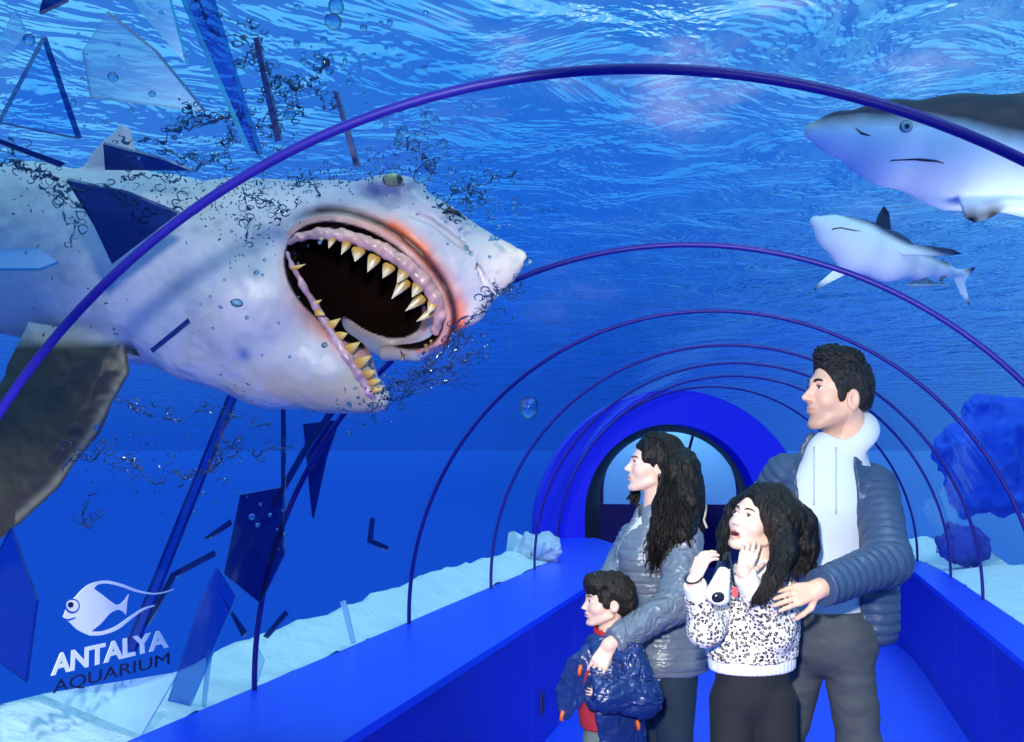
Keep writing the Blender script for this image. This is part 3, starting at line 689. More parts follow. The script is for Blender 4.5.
def woman():
    D = 4.5; J = lambda x, y, d=0: W(x, y, D+d)
    root = empty('person', (J(664, 840)*[1, 1, 0]).tolist(), 'woman with long wavy dark hair in a grey quilted jacket looking up', 'person', 'visiting family')
    hd = Head(J(652, 467), -RGT*.97+TOW*.10+UPW*.14, UPW+RGT*.06, .90, .92, False, .12, (-.05, 1, .25), .94, .86)
    nb = J(657, 514); pel = J(667, 655); lat = unit(FWD*.80+RGT*.52)
    tor = Torso([pel, J(664, 605), J(653, 556), J(657, 529)], lat, [.150, .122, .140, .088], .74)
    sN, eN, wN = J(684, 540, -.12), J(676, 603, -.26), J(609, 645, -.40)
    sF, eF, wF = J(636, 540, .12), J(613, 585, .0), J(604, 625, -.16)
    hips = [J(660, 665, .06), J(674, 665, -.06)]; kn = [J(662, 748, .06), J(675, 750, -.05)]; an = [W(664, 826, D+.07), W(684, 826, D-.05)]
    for a in an: a[2] = .085
    hN = hand_f(hand_parts(wN, J(597, 668, -.42)-wN, FWD*1.0+RGT*.2, 1, .84, (.22, .25, .28, .32), .5, .04)+[(lerp(eN, wN, .8), wN, .027, .024, .01)])
    hF = hand_f(hand_parts(wF, J(606, 655, -.2)-wF, -RGT*-1, -1, .92))
    def body(p):
        d = tor.f(p, -.012)
        d = limbs(d, p, [([sN, eN, wN], [.043, .036, .024]), ([sF, eF, wF], [.043, .036, .024])]+[([h, k, a], [.085, .052, .034]) for h, k, a in zip(hips, kn, an)])
        for a in an: d = smin(d, cap(p, a+[0, 0, -.045], a-RGT*.11+[0, 0, -.055], .027, .020), .03)
        d = smin(d, cap(p, hd.w((0, -.030, -.05)), nb, .049, .054), .020)
        return smin(smin(smin(d, hd.f(p), .012), hN(p), .008), hF(p), .008)
    cf = lambda v: hd.colour(v, np.tile(SKIN_B, (len(v), 1)), SKIN_B, LIP_B)
    lo, hi = bounds(hd.o, wN, wF, sN, sF, *an); sdf_obj('body', body, lo, hi, .0038, M_SKIN, root, None, cf)
    hd.eyes(root, (.03, .015, .006), M_BROW, M_BROW, .0036)
    def shirt(p):
        d = tor.f(p, .002); d = smin(d, cap(p, nb, nb-UPV*.04, .058, .07), .02); d = smax(d, -cap(p, hd.w((0, 0, -.06)), nb+UPV*.0-RGT*.02, .05, .052), .008)
        return smax(d, -((p-J(660, 660))@UPV), .01)
    lo, hi = bounds(pel, nb, sN, sF); sdf_obj('shirt', shirt, lo, hi, .006, M_WHITE, root)
    def jacket(p):
        up = (p-pel)@UPW; d = tor.f(p, .020)
        d = smin(d, chain(p, [J(668, 600), J(670, 655)], [.118, .158], .04), .05)
        d = d+.0035*np.exp(-((((up+.5) % .040)-.02)/.0045)**2)
        d = smin(d, cap(p, nb-UPV*.035, nb+UPV*.03+RGT*.01, .088, .078), .025)                     # raised collar
        d = smax(d, -cap(p, nb-UPV*.05, hd.w((0, 0, -.05))+UPV*.04, .060, .072), .01)
        wq = p-J(628, 540, -.05); opening = np.maximum(np.abs(wq@unit(lat*.8-RGT*.3))-.020-.15*np.clip(wq@UPV, 0, .12), -(-(p-J(640, 540))@RGT)); opening = np.maximum(opening, -(wq@UPV+.10))
        d = smax(d, -opening, .008)
        d = smax(d, -((p-J(668, 668))@UPV), .008)
        for a, b, c, r in ((sN, eN, lerp(eN, wN, .93), (.070, .064, .046)), (sF, eF, lerp(eF, wF, .95), (.068, .060, .046))):
            e = chain(p, [a, b, c], list(r), .03); e = e-wrinkle(p, .0055, 24, unit(c-b)); e = smax(e, (p-c)@unit(c-b)-.004, .008); d = smin(d, e, .020)
        return d-.0035*fbm(p*np.array([1, 1, 1.7]), 20, 3)
    lo, hi = bounds(pel, nb, sN, sF, eN, eF, wN, wF); sdf_obj('jacket', jacket, lo, hi, .0042, M_WJACK, root)
    def trous(p):
        d = Torso([pel, J(666, 630)], lat, [.132, .12], .74).f(p)
        d = limbs(d, p, [([h, k, a], [.092, .064, .050]) for h, k, a in zip(hips, kn, an)], .02)
        return smax(d-.003*fbm(p, 16, 2), (p-J(666, 632))@UPV, .01)
    lo, hi = bounds(pel, *an, zlo=.03); sdf_obj('jeans', trous, lo, hi, .006, M_WJEAN, root)
    for a in an: shoe('shoe', a, -RGT-HF*.1, root, M_SHOE, M_SOLE, .24, .045)
    # hair: parted cap swept back behind the ear, long waves down the near shoulder
    def hair(p):
        q = hd.q(p); X = q.copy(); X[:, 0] = np.abs(X[:, 0])
        d = ell(q, (0, -.026, .050), (.088, .108, .100)); d = smin(d, ell(q, (0, -.090, .0), (.080, .072, .095)), .03)
        d = smax(d, -ell(q, (0, .118, .0), (.095, .064, .098)), .012)
        d = smax(d, -ell(X, (.090, .028, -.050), (.04, .052, .060)), .010)
        d = smax(d, -ell(X, (.090, -.008, -.022), (.030, .020, .026)), .006)
        d = d*hd.sc*.9
        fall = chain(p, [J(680, 470, -.04), J(684, 500, -.08), J(678, 535, -.14), J(668, 566, -.16)], [.080, .072, .062, .030], .03)
        fall = smin(fall, chain(p, [J(676, 480, .06), J(690, 510, .05), J(696, 530, .02)], [.06, .05, .03], .03), .03)
        d = smin(d, fall, .03)
        return d-.0012*np.sin((p@RGT)*210+5*vnoise(p, 16))-.0045*fbm(p*np.array([1, 1, .45]), 60, 3)
    lo, hi = bounds(hd.o, J(668, 580, -.15), J(696, 540, 0), pad=.14); sdf_obj('hair', hair, lo, hi, .0034, M_HAIRD, root)
    C = []
    for k in range(330):
        a = rng.uniform(-1, 1); st = hd.w((rng.uniform(-.085, -.02)*1.0, rng.uniform(-.10, -.02), rng.uniform(-.02, .11)))
        st = hd.w((.075*math.cos(a*1.2)*-1 if k % 3 else .06*a, -.03-.07*abs(math.sin(a*1.5)), .02+.09*rng.random())) if k % 2 else st
        e = rng.uniform(-1, 1); dz = -.155-.05*rng.random()
        c = [st, J(672+14*e+rng.normal(0, 2), 495, dz+.06+rng.uniform(-.02, .02)), J(670+19*e, 530, dz), J(667+19*e+rng.normal(0, 4), 562+rng.uniform(-16, 18), dz+.01)]
        C.append(wavy(c, rng.uniform(.0018, .0040), rng.uniform(.005, .013), rng.uniform(2.5, 5), rng.uniform(0, 6)))
    for k in range(60):
        e = rng.uniform(0, 1); c = [hd.w((-.05*e, -.10, .03)), J(690+8*e, 492, .02-.08*e), J(692+10*e, 520, -.02), J(690+12*e, 536+14*rng.random(), -.06)]
        C.append(wavy(c, rng.uniform(.0016, .003), .008, rng.uniform(2, 4), rng.uniform(0, 6)))
    for k in range(240):
        s_ = rng.uniform(-1, 1); dr = [unit((s_*.45, .72-.1*abs(s_), .75)), unit((s_*.75, .25, .75)), unit((s_*.95, -.35, .45-.2*abs(s_))), unit((s_*.85, -.75, -.2)), unit((s_*.6, -.7, -.9))]
        C.append(wavy([hd.w(np.array((0, -.026, .050))+x*np.array((.089, .109, .101))+np.array((0, -.05*max(0, -x[2]), 0))) for x in dr], rng.uniform(.0016, .0036), .0045, rng.uniform(1.5, 3.5), rng.uniform(0, 6)))
    for k in range(14):
        c = [hd.w((.06, .05, .0)), J(631+k*.6, 490, .10), J(627+k*.8, 500+k, .10)]; C.append(wavy(c, .004, .004, 2, k))
    locks('hair_lock', C, M_HAIRD, root)
    m = MB(); pts = [J(698, 512, -.02), J(703, 503, -.03), J(706, 506, -.04), J(705, 516, -.05), J(704, 520, -.05), J(707, 528, -.05)]
    m.tube(wavy(pts, .006, 0, 1, 0)[0], .0065, 6, flat=.4); m.build('bag_strap', M_STRAP, root)
    return root

def boy():
    D = 4.2; J = lambda x, y, d=0: W(x, y, D+d)
    root = empty('person', (J(608, 866)*[1, 1, 0]).tolist(), 'small boy in an open dark blue puffer coat and red shirt', 'person', 'visiting family')
    hd = Head(J(607, 603), -RGT*.985+TOW*.14+UPW*.02, UPW, .82, .80, False, 0, (-.03, 1, .05), 1.02, .75)
    nb = J(609, 635); pel = J(607, 742); lat = unit(FWD*.86+RGT*.45)
    tor = Torso([pel, J(606, 708), J(608, 672), J(610, 650)], lat, [.098, .098, .100, .062], .80)
    sN, eN, wN = J(627, 655, -.08), J(641, 697, -.14), J(606, 693, -.18)
    sF, eF, wF = J(592, 656, .09), J(583, 684, .12), J(580, 694, .06)
    hips = [J(601, 748, .045), J(610, 748, -.045)]; kn = [J(600, 805, .045), J(609, 806, -.045)]; an = [W(604, 858, D+.05), W(614, 858, D-.05)]
    for a in an: a[2] = .065
    hN = hand_f(hand_parts(wN, J(590, 691, -.19)-wN, FWD, 1, .42)); hF = hand_f(hand_parts(wF, J(580, 704, .03)-wF, RGT, -1, .40))
    def body(p):
        d = tor.f(p, -.010)
        d = limbs(d, p, [([sN, eN, wN], [.032, .027, .019]), ([sF, eF, wF], [.032, .027, .019])]+[([h, k, a], [.056, .038, .026]) for h, k, a in zip(hips, kn, an)], .02)
        for a in an: d = smin(d, cap(p, a+[0, 0, -.035], a-RGT*.07+[0, 0, -.043], .020, .015), .02)
        d = smin(d, cap(p, hd.w((0, -.02, -.05)), nb, .036, .042), .02)
        return smin(smin(smin(d, hd.f(p), .010), hN(p), .006), hF(p), .006)
    cf = lambda v: hd.colour(v, np.tile(SKIN_C, (len(v), 1)), SKIN_C, LIP_B)
    lo, hi = bounds(hd.o, wN, wF, sN, sF, *an, pad=.17); sdf_obj('body', body, lo, hi, .0032, M_SKIN, root, None, cf)
    hd.eyes(root, (.03, .015, .006), M_BROW, M_BROW, .0030)
    def hair(p):
        q = hd.q(p); X = q.copy(); X[:, 0] = np.abs(X[:, 0])
        d = ell(q, (0, -.018, .048), (.086, .104, .090)); d = smin(d, ell(q, (0, -.072, .0), (.072, .05, .072)), .03)
        d = smin(d, ell(q, (0, .046, .086), (.072, .056, .042)), .03)
        d = smax(d, -ell(q, (0, .122, -.018), (.10, .060, .072)), .010); d = smax(d, -ell(X, (.088, .018, -.052), (.045, .055, .055)), .010)
        d = smin(d, ell(X, (.074, .016, .012), (.010, .020, .036)), .008)
        d = smax(d, -(q[:, 2]+.075), .01)
        st = fbm(np.stack([q[:, 0]*60, q[:, 1]*22, q[:, 2]*22], 1), 1.6, 3)
        return d*hd.sc*.9-.0045*st
    lo, hi = bounds(hd.o, pad=.15); sdf_obj('hair', hair, lo, hi, .003, M_HAIRK, root)
    def shirt(p):
        d = tor.f(p, .006); d = smax(d-.002*fbm(p, 18, 2), -((p-J(606, 724))@UPV), .006)
        d = smin(d, cap(p, nb-UPV*.015, nb+UPV*.016-RGT*.008, .052, .047), .008)
        return smax(d, -cap(p, nb-RGT*.005, hd.w((0, 0, -.05)), .042, .046), .004)
    lo, hi = bounds(pel, nb, sN, sF, pad=.12); sdf_obj('shirt', shirt, lo, hi, .004, M_RED, root)
    # checked lanyard
    lp = [surf_in(shirt, x, y, D, .004) for x, y in ((598, 640), (594, 648), (591, 658), (590, 668), (590, 680))]
    m = MB(); m.tube(lp, .008, 6, flat=.4); m.build('lanyard', M_CHECK, root)
    def trous(p):
        d = Torso([pel, J(607, 722)], lat, [.098, .096], .82).f(p)
        return smax(limbs(d, p, [([h, k, a+[0, 0, -.01]], [.064, .052, .044]) for h, k, a in zip(hips, kn, an)], .02)-.003*fbm(p, 20, 2), (p-J(606, 721))@UPV, .01)
    lo, hi = bounds(pel, *an, pad=.13, zlo=.03); sdf_obj('trousers', trous, lo, hi, .005, M_GREEN, root)
    for a in an: shoe('shoe', a, -RGT, root, M_SHOE, M_SOLE, .17, .035)
    def coat(p):
        d = tor.f(p, .030); d = smin(d, chain(p, [J(618, 690), J(620, 748)], [.082, .094], .03), .03)
        cut = np.maximum((p-J(603, 690))@unit(RGT*.92+FWD*-.40), 0*p[:, 0]-1)
        d = smax(d, -((p-J(601, 690, 0))@unit(RGT*.9-FWD*.25+UPV*.12)), .012)            # open front: only the near side and the back
        d = smax(d, -cap(p, nb-UPV*.03, nb+UPV*.12, .058, .07), .010)
        d = smax(d, -((p-J(620, 752))@UPV), .008)
        fl = chain(p, [J(594, 644, -.03), J(578, 668, -.05), J(569, 694, -.06), J(564, 712, -.06)], [.014, .040, .050, .030], .02)
        fl = smax(fl, np.abs((p-J(580, 675, -.05))@unit(FWD*.9+RGT*.35))-.016, .008); fl = smin(fl, cap(p, J(592, 640, .03), J(604, 638, .06), .02, .03), .02)
        d = smin(d, fl, .012)
        c = lerp(eN, wN, 1.0); e = chain(p, [sN, eN, c, c+(c-eN)*.5], [.058, .062, .052, .048], .03)-wrinkle(p, .006, 26); e = smax(e, (p-c)@unit(c-eN)-.062, .008); e = smax(e, -cap(p, c+unit(c-eN)*.03, c+unit(c-eN)*.09, .028, .034), .006); d = smin(d, e, .014)
        e = chain(p, [sF, eF, wF], [.05, .05, .042], .03); d = smin(d, smax(e, (p-wF)@unit(wF-eF)-.02, .008), .014)
        return d-wrinkle(p, .0035, 20)-.002*fbm(p, 30, 2)
    lo, hi = bounds(pel, nb, sN, sF, eN, eF, J(556, 715, 0), J(620, 755), pad=.14); co_ = sdf_obj('coat', coat, lo, hi, .0036, M_BCOAT, root)
    for x, y in ((556, 716), (581, 670), (637, 725)):
        a = surf_in(coat, min(max(x, 563), 640), y-5, D, .006); m = MB(); m.tube([a, a-UPV*.016-RGT*.004*(1 if x < 600 else -1), a-UPV*.034-RGT*.006*(1 if x < 600 else -1)], [.006, .0075, .007], 6); m.build('zip_pull', M_ORANGE, co_)
    return root

def girl():
    D = 3.6; J = lambda x, y, d=0: W(x, y, D+d)
    root = empty('person', (J(753, 933)*[1, 1, 0]).tolist(), 'girl in a leopard print sweatshirt holding her hands to her cheeks', 'person', 'visiting family')
    hd = Head(J(757, 523), -RGT*.74+TOW*.56+UPW*.30, UPW+RGT*.26, .88, .90, False, .75, (.12, 1, .22), 1.0, .85)
    nb = J(757, 566); pel = J(752, 690); lat = unit(RGT*.97+FWD*.2)
    tor = Torso([pel, J(752, 655), J(753, 615), J(755, 588)], lat, [.112, .112, .118, .078], .74)
    sA, eA, wA = J(725, 594, 0), J(706, 628, -.13), J(694, 581, -.20)
    sB, eB, wB = J(783, 594, 0), J(774, 634, -.07), J(743, 572, -.16)
    hips = [J(734, 700, 0), J(772, 700, 0)]; kn = [J(730, 800, -.02), J(778, 800, -.02)]; an = [W(732, 920, D), W(782, 920, D)]
    for a in an: a[2] = .075
    hA = hand_f(hand_parts(wA, J(707, 548, -.17)-wA, RGT*.8+FWD*.5-UPV*.2, 1, .76, (.5, .55, .6, .6), .3)+[(lerp(eA, wA, .8), wA, .022, .020, .01)])
    hB = hand_f(hand_parts(wB, J(753, 540, -.105)-wB, FWD*.9+RGT*.1, -1, .70, (.16, .18, .2, .25), .2, .06)+[(lerp(eB, wB, .8), wB, .022, .020, .01)])
    def body(p):
        d = tor.f(p, -.014)
        d = limbs(d, p, [([sA, eA, wA], [.036, .030, .020]), ([sB, eB, wB], [.036, .030, .020])]+[([h, k, a], [.064, .045, .029]) for h, k, a in zip(hips, kn, an)], .02)
        for a in an: d = smin(d, cap(p, a+[0, 0, -.04], a+TOW*[1, 1, 0]*.08+[0, 0, -.05], .022, .017), .02)
        d = smin(d, cap(p, hd.w((0, -.02, -.05)), nb, .040, .046), .02)
        return smin(smin(smin(d, hd.f(p), .010), hA(p), .006), hB(p), .003)
    cf = lambda v: hd.colour(v, np.tile(SKIN_B, (len(v), 1)), SKIN_B, LIP_B)
    lo, hi = bounds(hd.o, wA, wB, sA, sB, *an, pad=.17); sdf_obj('body', body, lo, hi, .0034, M_SKIN, root, None, cf)
    hd.eyes(root, (.035, .018, .008), M_BROW, M_BROW, .0032)
    def sweat(p):
        d = tor.f(p, .016)
        for a, b, c in ((sA, eA, lerp(eA, wA, .72)), (sB, eB, lerp(eB, wB, .72))):
            e = chain(p, [a, b, c], [.054, .050, .038], .03); e = smax(e, (p-c)@unit(c-b)-.004, .008); d = smin(d, e, .020)
        d = smax(d, -((p-J(752, 657))@UPV), .008); d = smax(d, -cap(p, nb, nb+UPV*.1, .058, .06), .01)
        return d-.003*fbm(p, 16, 3)
    lo, hi = bounds(pel, nb, sA, sB, eA, eB, wA, wB, pad=.14); sw_ = sdf_obj('sweatshirt', sweat, lo, hi, .004, M_LEO, root)
    def hem(p):
        u = (p-J(752, 662))@UPV; return smax(tor.f(p, .010)-.0012*np.sin((p@lat)*420), np.abs(u)-.021, .010)
    lo, hi = bounds(pel, J(752, 640), pad=.16); sdf_obj('hem_band', hem, lo, hi, .004, M_WHITE, sw_)
    def collar(p):
        return smax(cap(p, nb-UPV*.035, nb+UPV*.018, .075, .052), -cap(p, nb-UPV*.08, nb+UPV*.1, .043, .05), .006)
    lo, hi = bounds(nb, pad=.13); sdf_obj('collar', collar, lo, hi, .004, M_WHITE, sw_)
    for a, b in ((eA, wA), (eB, wB)):
        c0, c1 = lerp(a, b, .68), lerp(a, b, .96); fn = lambda p, c0=c0, c1=c1: smax(cap(p, c0, c1, .036, .033), np.maximum((p-c1)@unit(c1-c0), -((p-c0)@unit(c1-c0))), .008)-.002*fbm(p, 30, 2)
        lo, hi = bounds(c0, c1, pad=.06); sdf_obj('cuff', fn, lo, hi, .003, M_WHITE, sw_)
    def trous(p):
        d = Torso([pel, J(752, 668)], lat, [.112, .110], .74).f(p)
        return smax(limbs(d, p, [([h, k, a], [.074, .056, .042]) for h, k, a in zip(hips, kn, an)], .02)-.002*fbm(p, 18, 2), (p-J(752, 664))@UPV, .01)
    lo, hi = bounds(pel, *an, pad=.15, zlo=.03); sdf_obj('leggings', trous, lo, hi, .005, M_BLACKC, root)
    for a, s in zip(an, (-1, 1)): shoe('shoe', a, -HF+RGT*.15*s, root, M_SHOE, M_SOLE, .20, .038)
    def hair(p):
        q = hd.q(p); X = q.copy(); X[:, 0] = np.abs(X[:, 0])
        d = ell(q, (0, -.024, .046), (.090, .108, .094)); d = smin(d, ell(q, (0, -.08, .0), (.085, .06, .085)), .03)
        d = smax(d, -ell(q, (0, .125, -.010), (.082, .082, .100)), .010); d = smax(d, -ell(X, (.05, .10, -.06), (.05, .07, .08)), .012)
        d = d*hd.sc*.9
        d = smin(d, chain(p, [J(776, 508, .0), J(794, 528, .02), J(802, 550, .0), J(806, 568, -.03)], [.070, .066, .046, .018], .03), .03)
        d = smin(d, chain(p, [J(782, 520, -.06), J(784, 552, -.12), J(772, 580, -.19), J(758, 602, -.20)], [.050, .036, .024, .008], .02), .03)
        d = smin(d, chain(p, [J(738, 510, .06), J(727, 535, .05), J(722, 556, -.02)], [.040, .030, .016], .02), .03)
        return d-.001*np.sin((p@RGT)*230+(p@UPV)*60+4*vnoise(p, 14))-.004*fbm(p*np.array([1, 1, .45]), 60, 3)
    lo, hi = bounds(hd.o, J(806, 590, 0), J(757, 610, -.2), J(720, 555, 0), pad=.13); sdf_obj('hair', hair, lo, hi, .0034, M_HAIRD, root)
    C = []
    for k in range(340):
        a = rng.uniform(0, 1); st = hd.w((.05*rng.uniform(-1, 1), -.02-.06*rng.random(), .10+.03*rng.random()))
        e = rng.uniform(-1, 1)
        if k % 3: c = [st, J(790+14*a+6*e, 520+8*e, -.05+.05*e), J(800+13*e, 548, -.03+.05*e), J(804+14*e, 566+16*rng.random(), -.06+.03*e)]
        else: c = [hd.w((-.07, -.01, .05)), J(784+9*e, 545, -.13), J(776+9*e, 575, -.205), J(756+8*e, 602+6*rng.random(), -.22)]
        C.append(wavy(c, rng.uniform(.0014, .0028), rng.uniform(.002, .006), rng.uniform(1.5, 3.5), rng.uniform(0, 6)))
    for k in range(220):
        s_ = rng.uniform(-1, 1); dr = [unit((s_*.4, .62-.1*abs(s_), .85)), unit((s_*.8, .2, .75)), unit((s_*.97, -.3, .35)), unit((s_*.9, -.65, -.25))]
        C.append(wavy([hd.w(np.array((0, -.024, .046))+x*np.array((.092, .110, .096))) for x in dr], rng.uniform(.0016, .0032), .005, rng.uniform(1.5, 3.5), rng.uniform(0, 6)))
    for k in range(30):
        e = rng.uniform(-1, 1); c = [hd.w((.05, .03, .10)), J(736+4*e, 512, .02), J(726+5*e, 538, 0), J(722+6*e, 556+7*rng.random(), -.05)]; C.append(wavy(c, .0024, .004, 2.5, k))
    locks('hair_lock', C, M_HAIRD, root)
    # wristband
    m = MB(); w_ = lerp(eA, wA, 1.06); ax = unit(wA-eA); fr = frame(ax, FWD); m.tube([w_+.024*(math.cos(a)*fr[:, 1]+math.sin(a)*fr[:, 2]) for a in np.linspace(0, 2*PI, 17)[:-1]], .0028, 6, closed=True); m.build('wristband', M_BLK, root)
    # white viewer hung on a black strap
    g = empty('toy_viewer', J(716, 585, -.24).tolist(), 'white toy viewer with a dark round lens on a black strap', 'toy')
    a, b = J(724, 572, -.20), J(717, 596, -.235); ax = unit(b-a)
    def shell(p):
        fr = frame(ax, FWD); q = (p-a)@fr; q[:, 1] *= 1.0; d = cap((q*np.array([1, .72, 1])), (0, 0, 0), (np.linalg.norm(b-a), 0, 0), .014, .026)
        return smax(d, -ell(p, b+TOW*.032, (.022, .022, .018)), .004)
    lo, hi = bounds(a, b, pad=.08); she_ = sdf_obj('shell', shell, lo, hi, .003, M_SHELL, g)
    m = MB(); cc = b+TOW*.016; u = np.linspace(0, PI, 10); V = []; 
    for t_ in u:
        for v_ in np.linspace(0, 2*PI, 21)[:-1]: V.append(cc+.020*(RGT*math.sin(t_)*math.cos(v_)+UPV*math.sin(t_)*math.sin(v_)*.85+TOW*math.cos(t_)*.45))
    m.add(V, [(i*20+k, i*20+(k+1) % 20, (i+1)*20+(k+1) % 20, (i+1)*20+k) for i in range(9) for k in range(20)]); m.build('lens', M_LENS, she_)
    m = MB(); m.tube(wavy([J(724, 560, -.21), J(728, 552, -.19), J(731, 566, -.20), J(734, 586, -.20)], .004, 0, 1, 0)[0], .0055, 6, flat=.4); m.build('strap', M_BLK, g)
    m = MB(); m.box((-.008, -.004, -.014), (.008, .004, .014)); tg = m.build('tag', M_TAG, None, False); tg.parent = g; tg.location = Vector((J(735, 592, -.205)-J(716, 585, -.24)).tolist())
    return root
# leopard print
t = NT('leopard_cotton'); p = t.n('ShaderNodeBsdfPrincipled'); p.inputs['Roughness'].default_value = .9
tc = t.n('ShaderNodeTexCoord'); nz = t.noise(40, 2); vm = t.n('ShaderNodeVectorMath', operation='MULTIPLY_ADD'); vm.inputs[1].default_value = (.012, .012, .012); t.l(nz.outputs['Color'], vm.inputs[0]); t.l(tc.outputs['Object'], vm.inputs[2])
vo = t.n('ShaderNodeTexVoronoi'); vo.inputs['Scale'].default_value = 92; vo.inputs['Randomness'].default_value = .75; t.l(vm.outputs[0], vo.inputs['Vector'])
r = t.ramp(vo.outputs['Distance'], [(0, lin(196, 170, 140)), (.20, lin(190, 160, 130)), (.22, lin(36, 30, 30)), (.45, lin(30, 26, 26)), (.48, lin(238, 232, 226)), (1, lin(240, 236, 230))])
n2 = t.noise(95, 1); r2 = t.ramp(n2.outputs['Fac'], [(.62, (0, 0, 0, 1)), (.66, (1, 1, 1, 1))])
mx = t.n('ShaderNodeMix', data_type='RGBA'); t.l(r2.outputs[0], mx.inputs['Factor']); t.l(r.outputs[0], mx.inputs['A']); mx.inputs['B'].default_value = lin(238, 232, 226)
t.l(mx.outputs['Result'], p.inputs['Base Color']); t.l(p.outputs[0], t.out.inputs[0]); M_LEO = t.mat
t = NT('lanyard_check'); p = t.n('ShaderNodeBsdfPrincipled'); ck = t.n('ShaderNodeTexChecker'); ck.inputs['Scale'].default_value = 90; ck.inputs['Color1'].default_value = lin(230, 230, 230); ck.inputs['Color2'].default_value = lin(40, 40, 44)
tc = t.n('ShaderNodeTexCoord'); t.l(tc.outputs['Object'], ck.inputs['Vector']); t.l(ck.outputs[0], p.inputs['Base Color']); t.l(p.outputs[0], t.out.inputs[0]); M_CHECK = t.mat
M_HAIRK = hair_mat('hair_boy', (.010, .007, .005, 1), 200)
woman(); boy(); girl()
# ================================================================ sharks
def polysdf(x, y, P):
    P = np.asarray(P, float); d = np.full(len(x), 1e9); s = inpoly(x, y, P.tolist()); n = len(P); q = np.stack([x, y], 1)
    for i in range(n):
        a, b = P[i], P[(i+1) % n]; e = b-a; w_ = q-a; t = np.clip((w_@e)/(e@e), 0, 1); d = np.minimum(d, ((w_-t[:, None]*e)**2).sum(1))
    d = np.sqrt(d); return np.where(s, -d, d)
class PF:
    """a local frame in units of picture pixels at depth D: x right, y DOWN, z towards the viewer"""
    def __init__(s, cx, cy, D, zref=0.0):
        s.c = np.array([cx, cy, float(zref)]); s.k = D/F; s.o = W(cx, cy, D)   # D is the depth of the plane z = zref
        s.B = np.stack([RGT, -UPV, -FWD], 1)*s.k
    def w(s, p): return s.o+(np.asarray(p, float)-s.c)@s.B.T
    def obj(s, name, fn, lo, hi, h, mat, parent, cf=None, marg=1.5):
        v, q = sdf_arrays(fn, lo, hi, h, marg); col = cf(v) if cf else None
        return link(name, arr_mesh(name, s.w(v), q[:, ::-1], col), mat, parent)   # y is mirrored, so flip the winding
def fin(P, poly, z0, t, lean=0.0, round_=2.0, k=2.0):
    d2 = polysdf(P[:, 0], P[:, 1], poly)+round_; zc = z0+lean*(P[:, 1]-poly[0][1]); tt = t*np.clip(.25-d2/26.0, .25, 1)
    return smax(d2, np.abs(P[:, 2]-zc)-tt, k)-round_*.6
M_SHARK = principled('shark_skin', (1, 1, 1, 1), .42, attr='Col', spec=.5, bump=.35, bscale=34, bdist=.006, var=.10, vscale=16)
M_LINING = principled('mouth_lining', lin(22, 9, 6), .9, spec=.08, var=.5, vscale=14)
M_TOOTH = principled('tooth_ivory', (1, 1, 1, 1), .28, attr='Col', spec=.6); M_GUM = principled('gum_flesh', (1, 1, 1, 1), .3, attr='Col', spec=.6, var=.15, vscale=40)
M_SEYE = principled('shark_eye', (1, 1, 1, 1), .06, attr='Col', spec=.8)
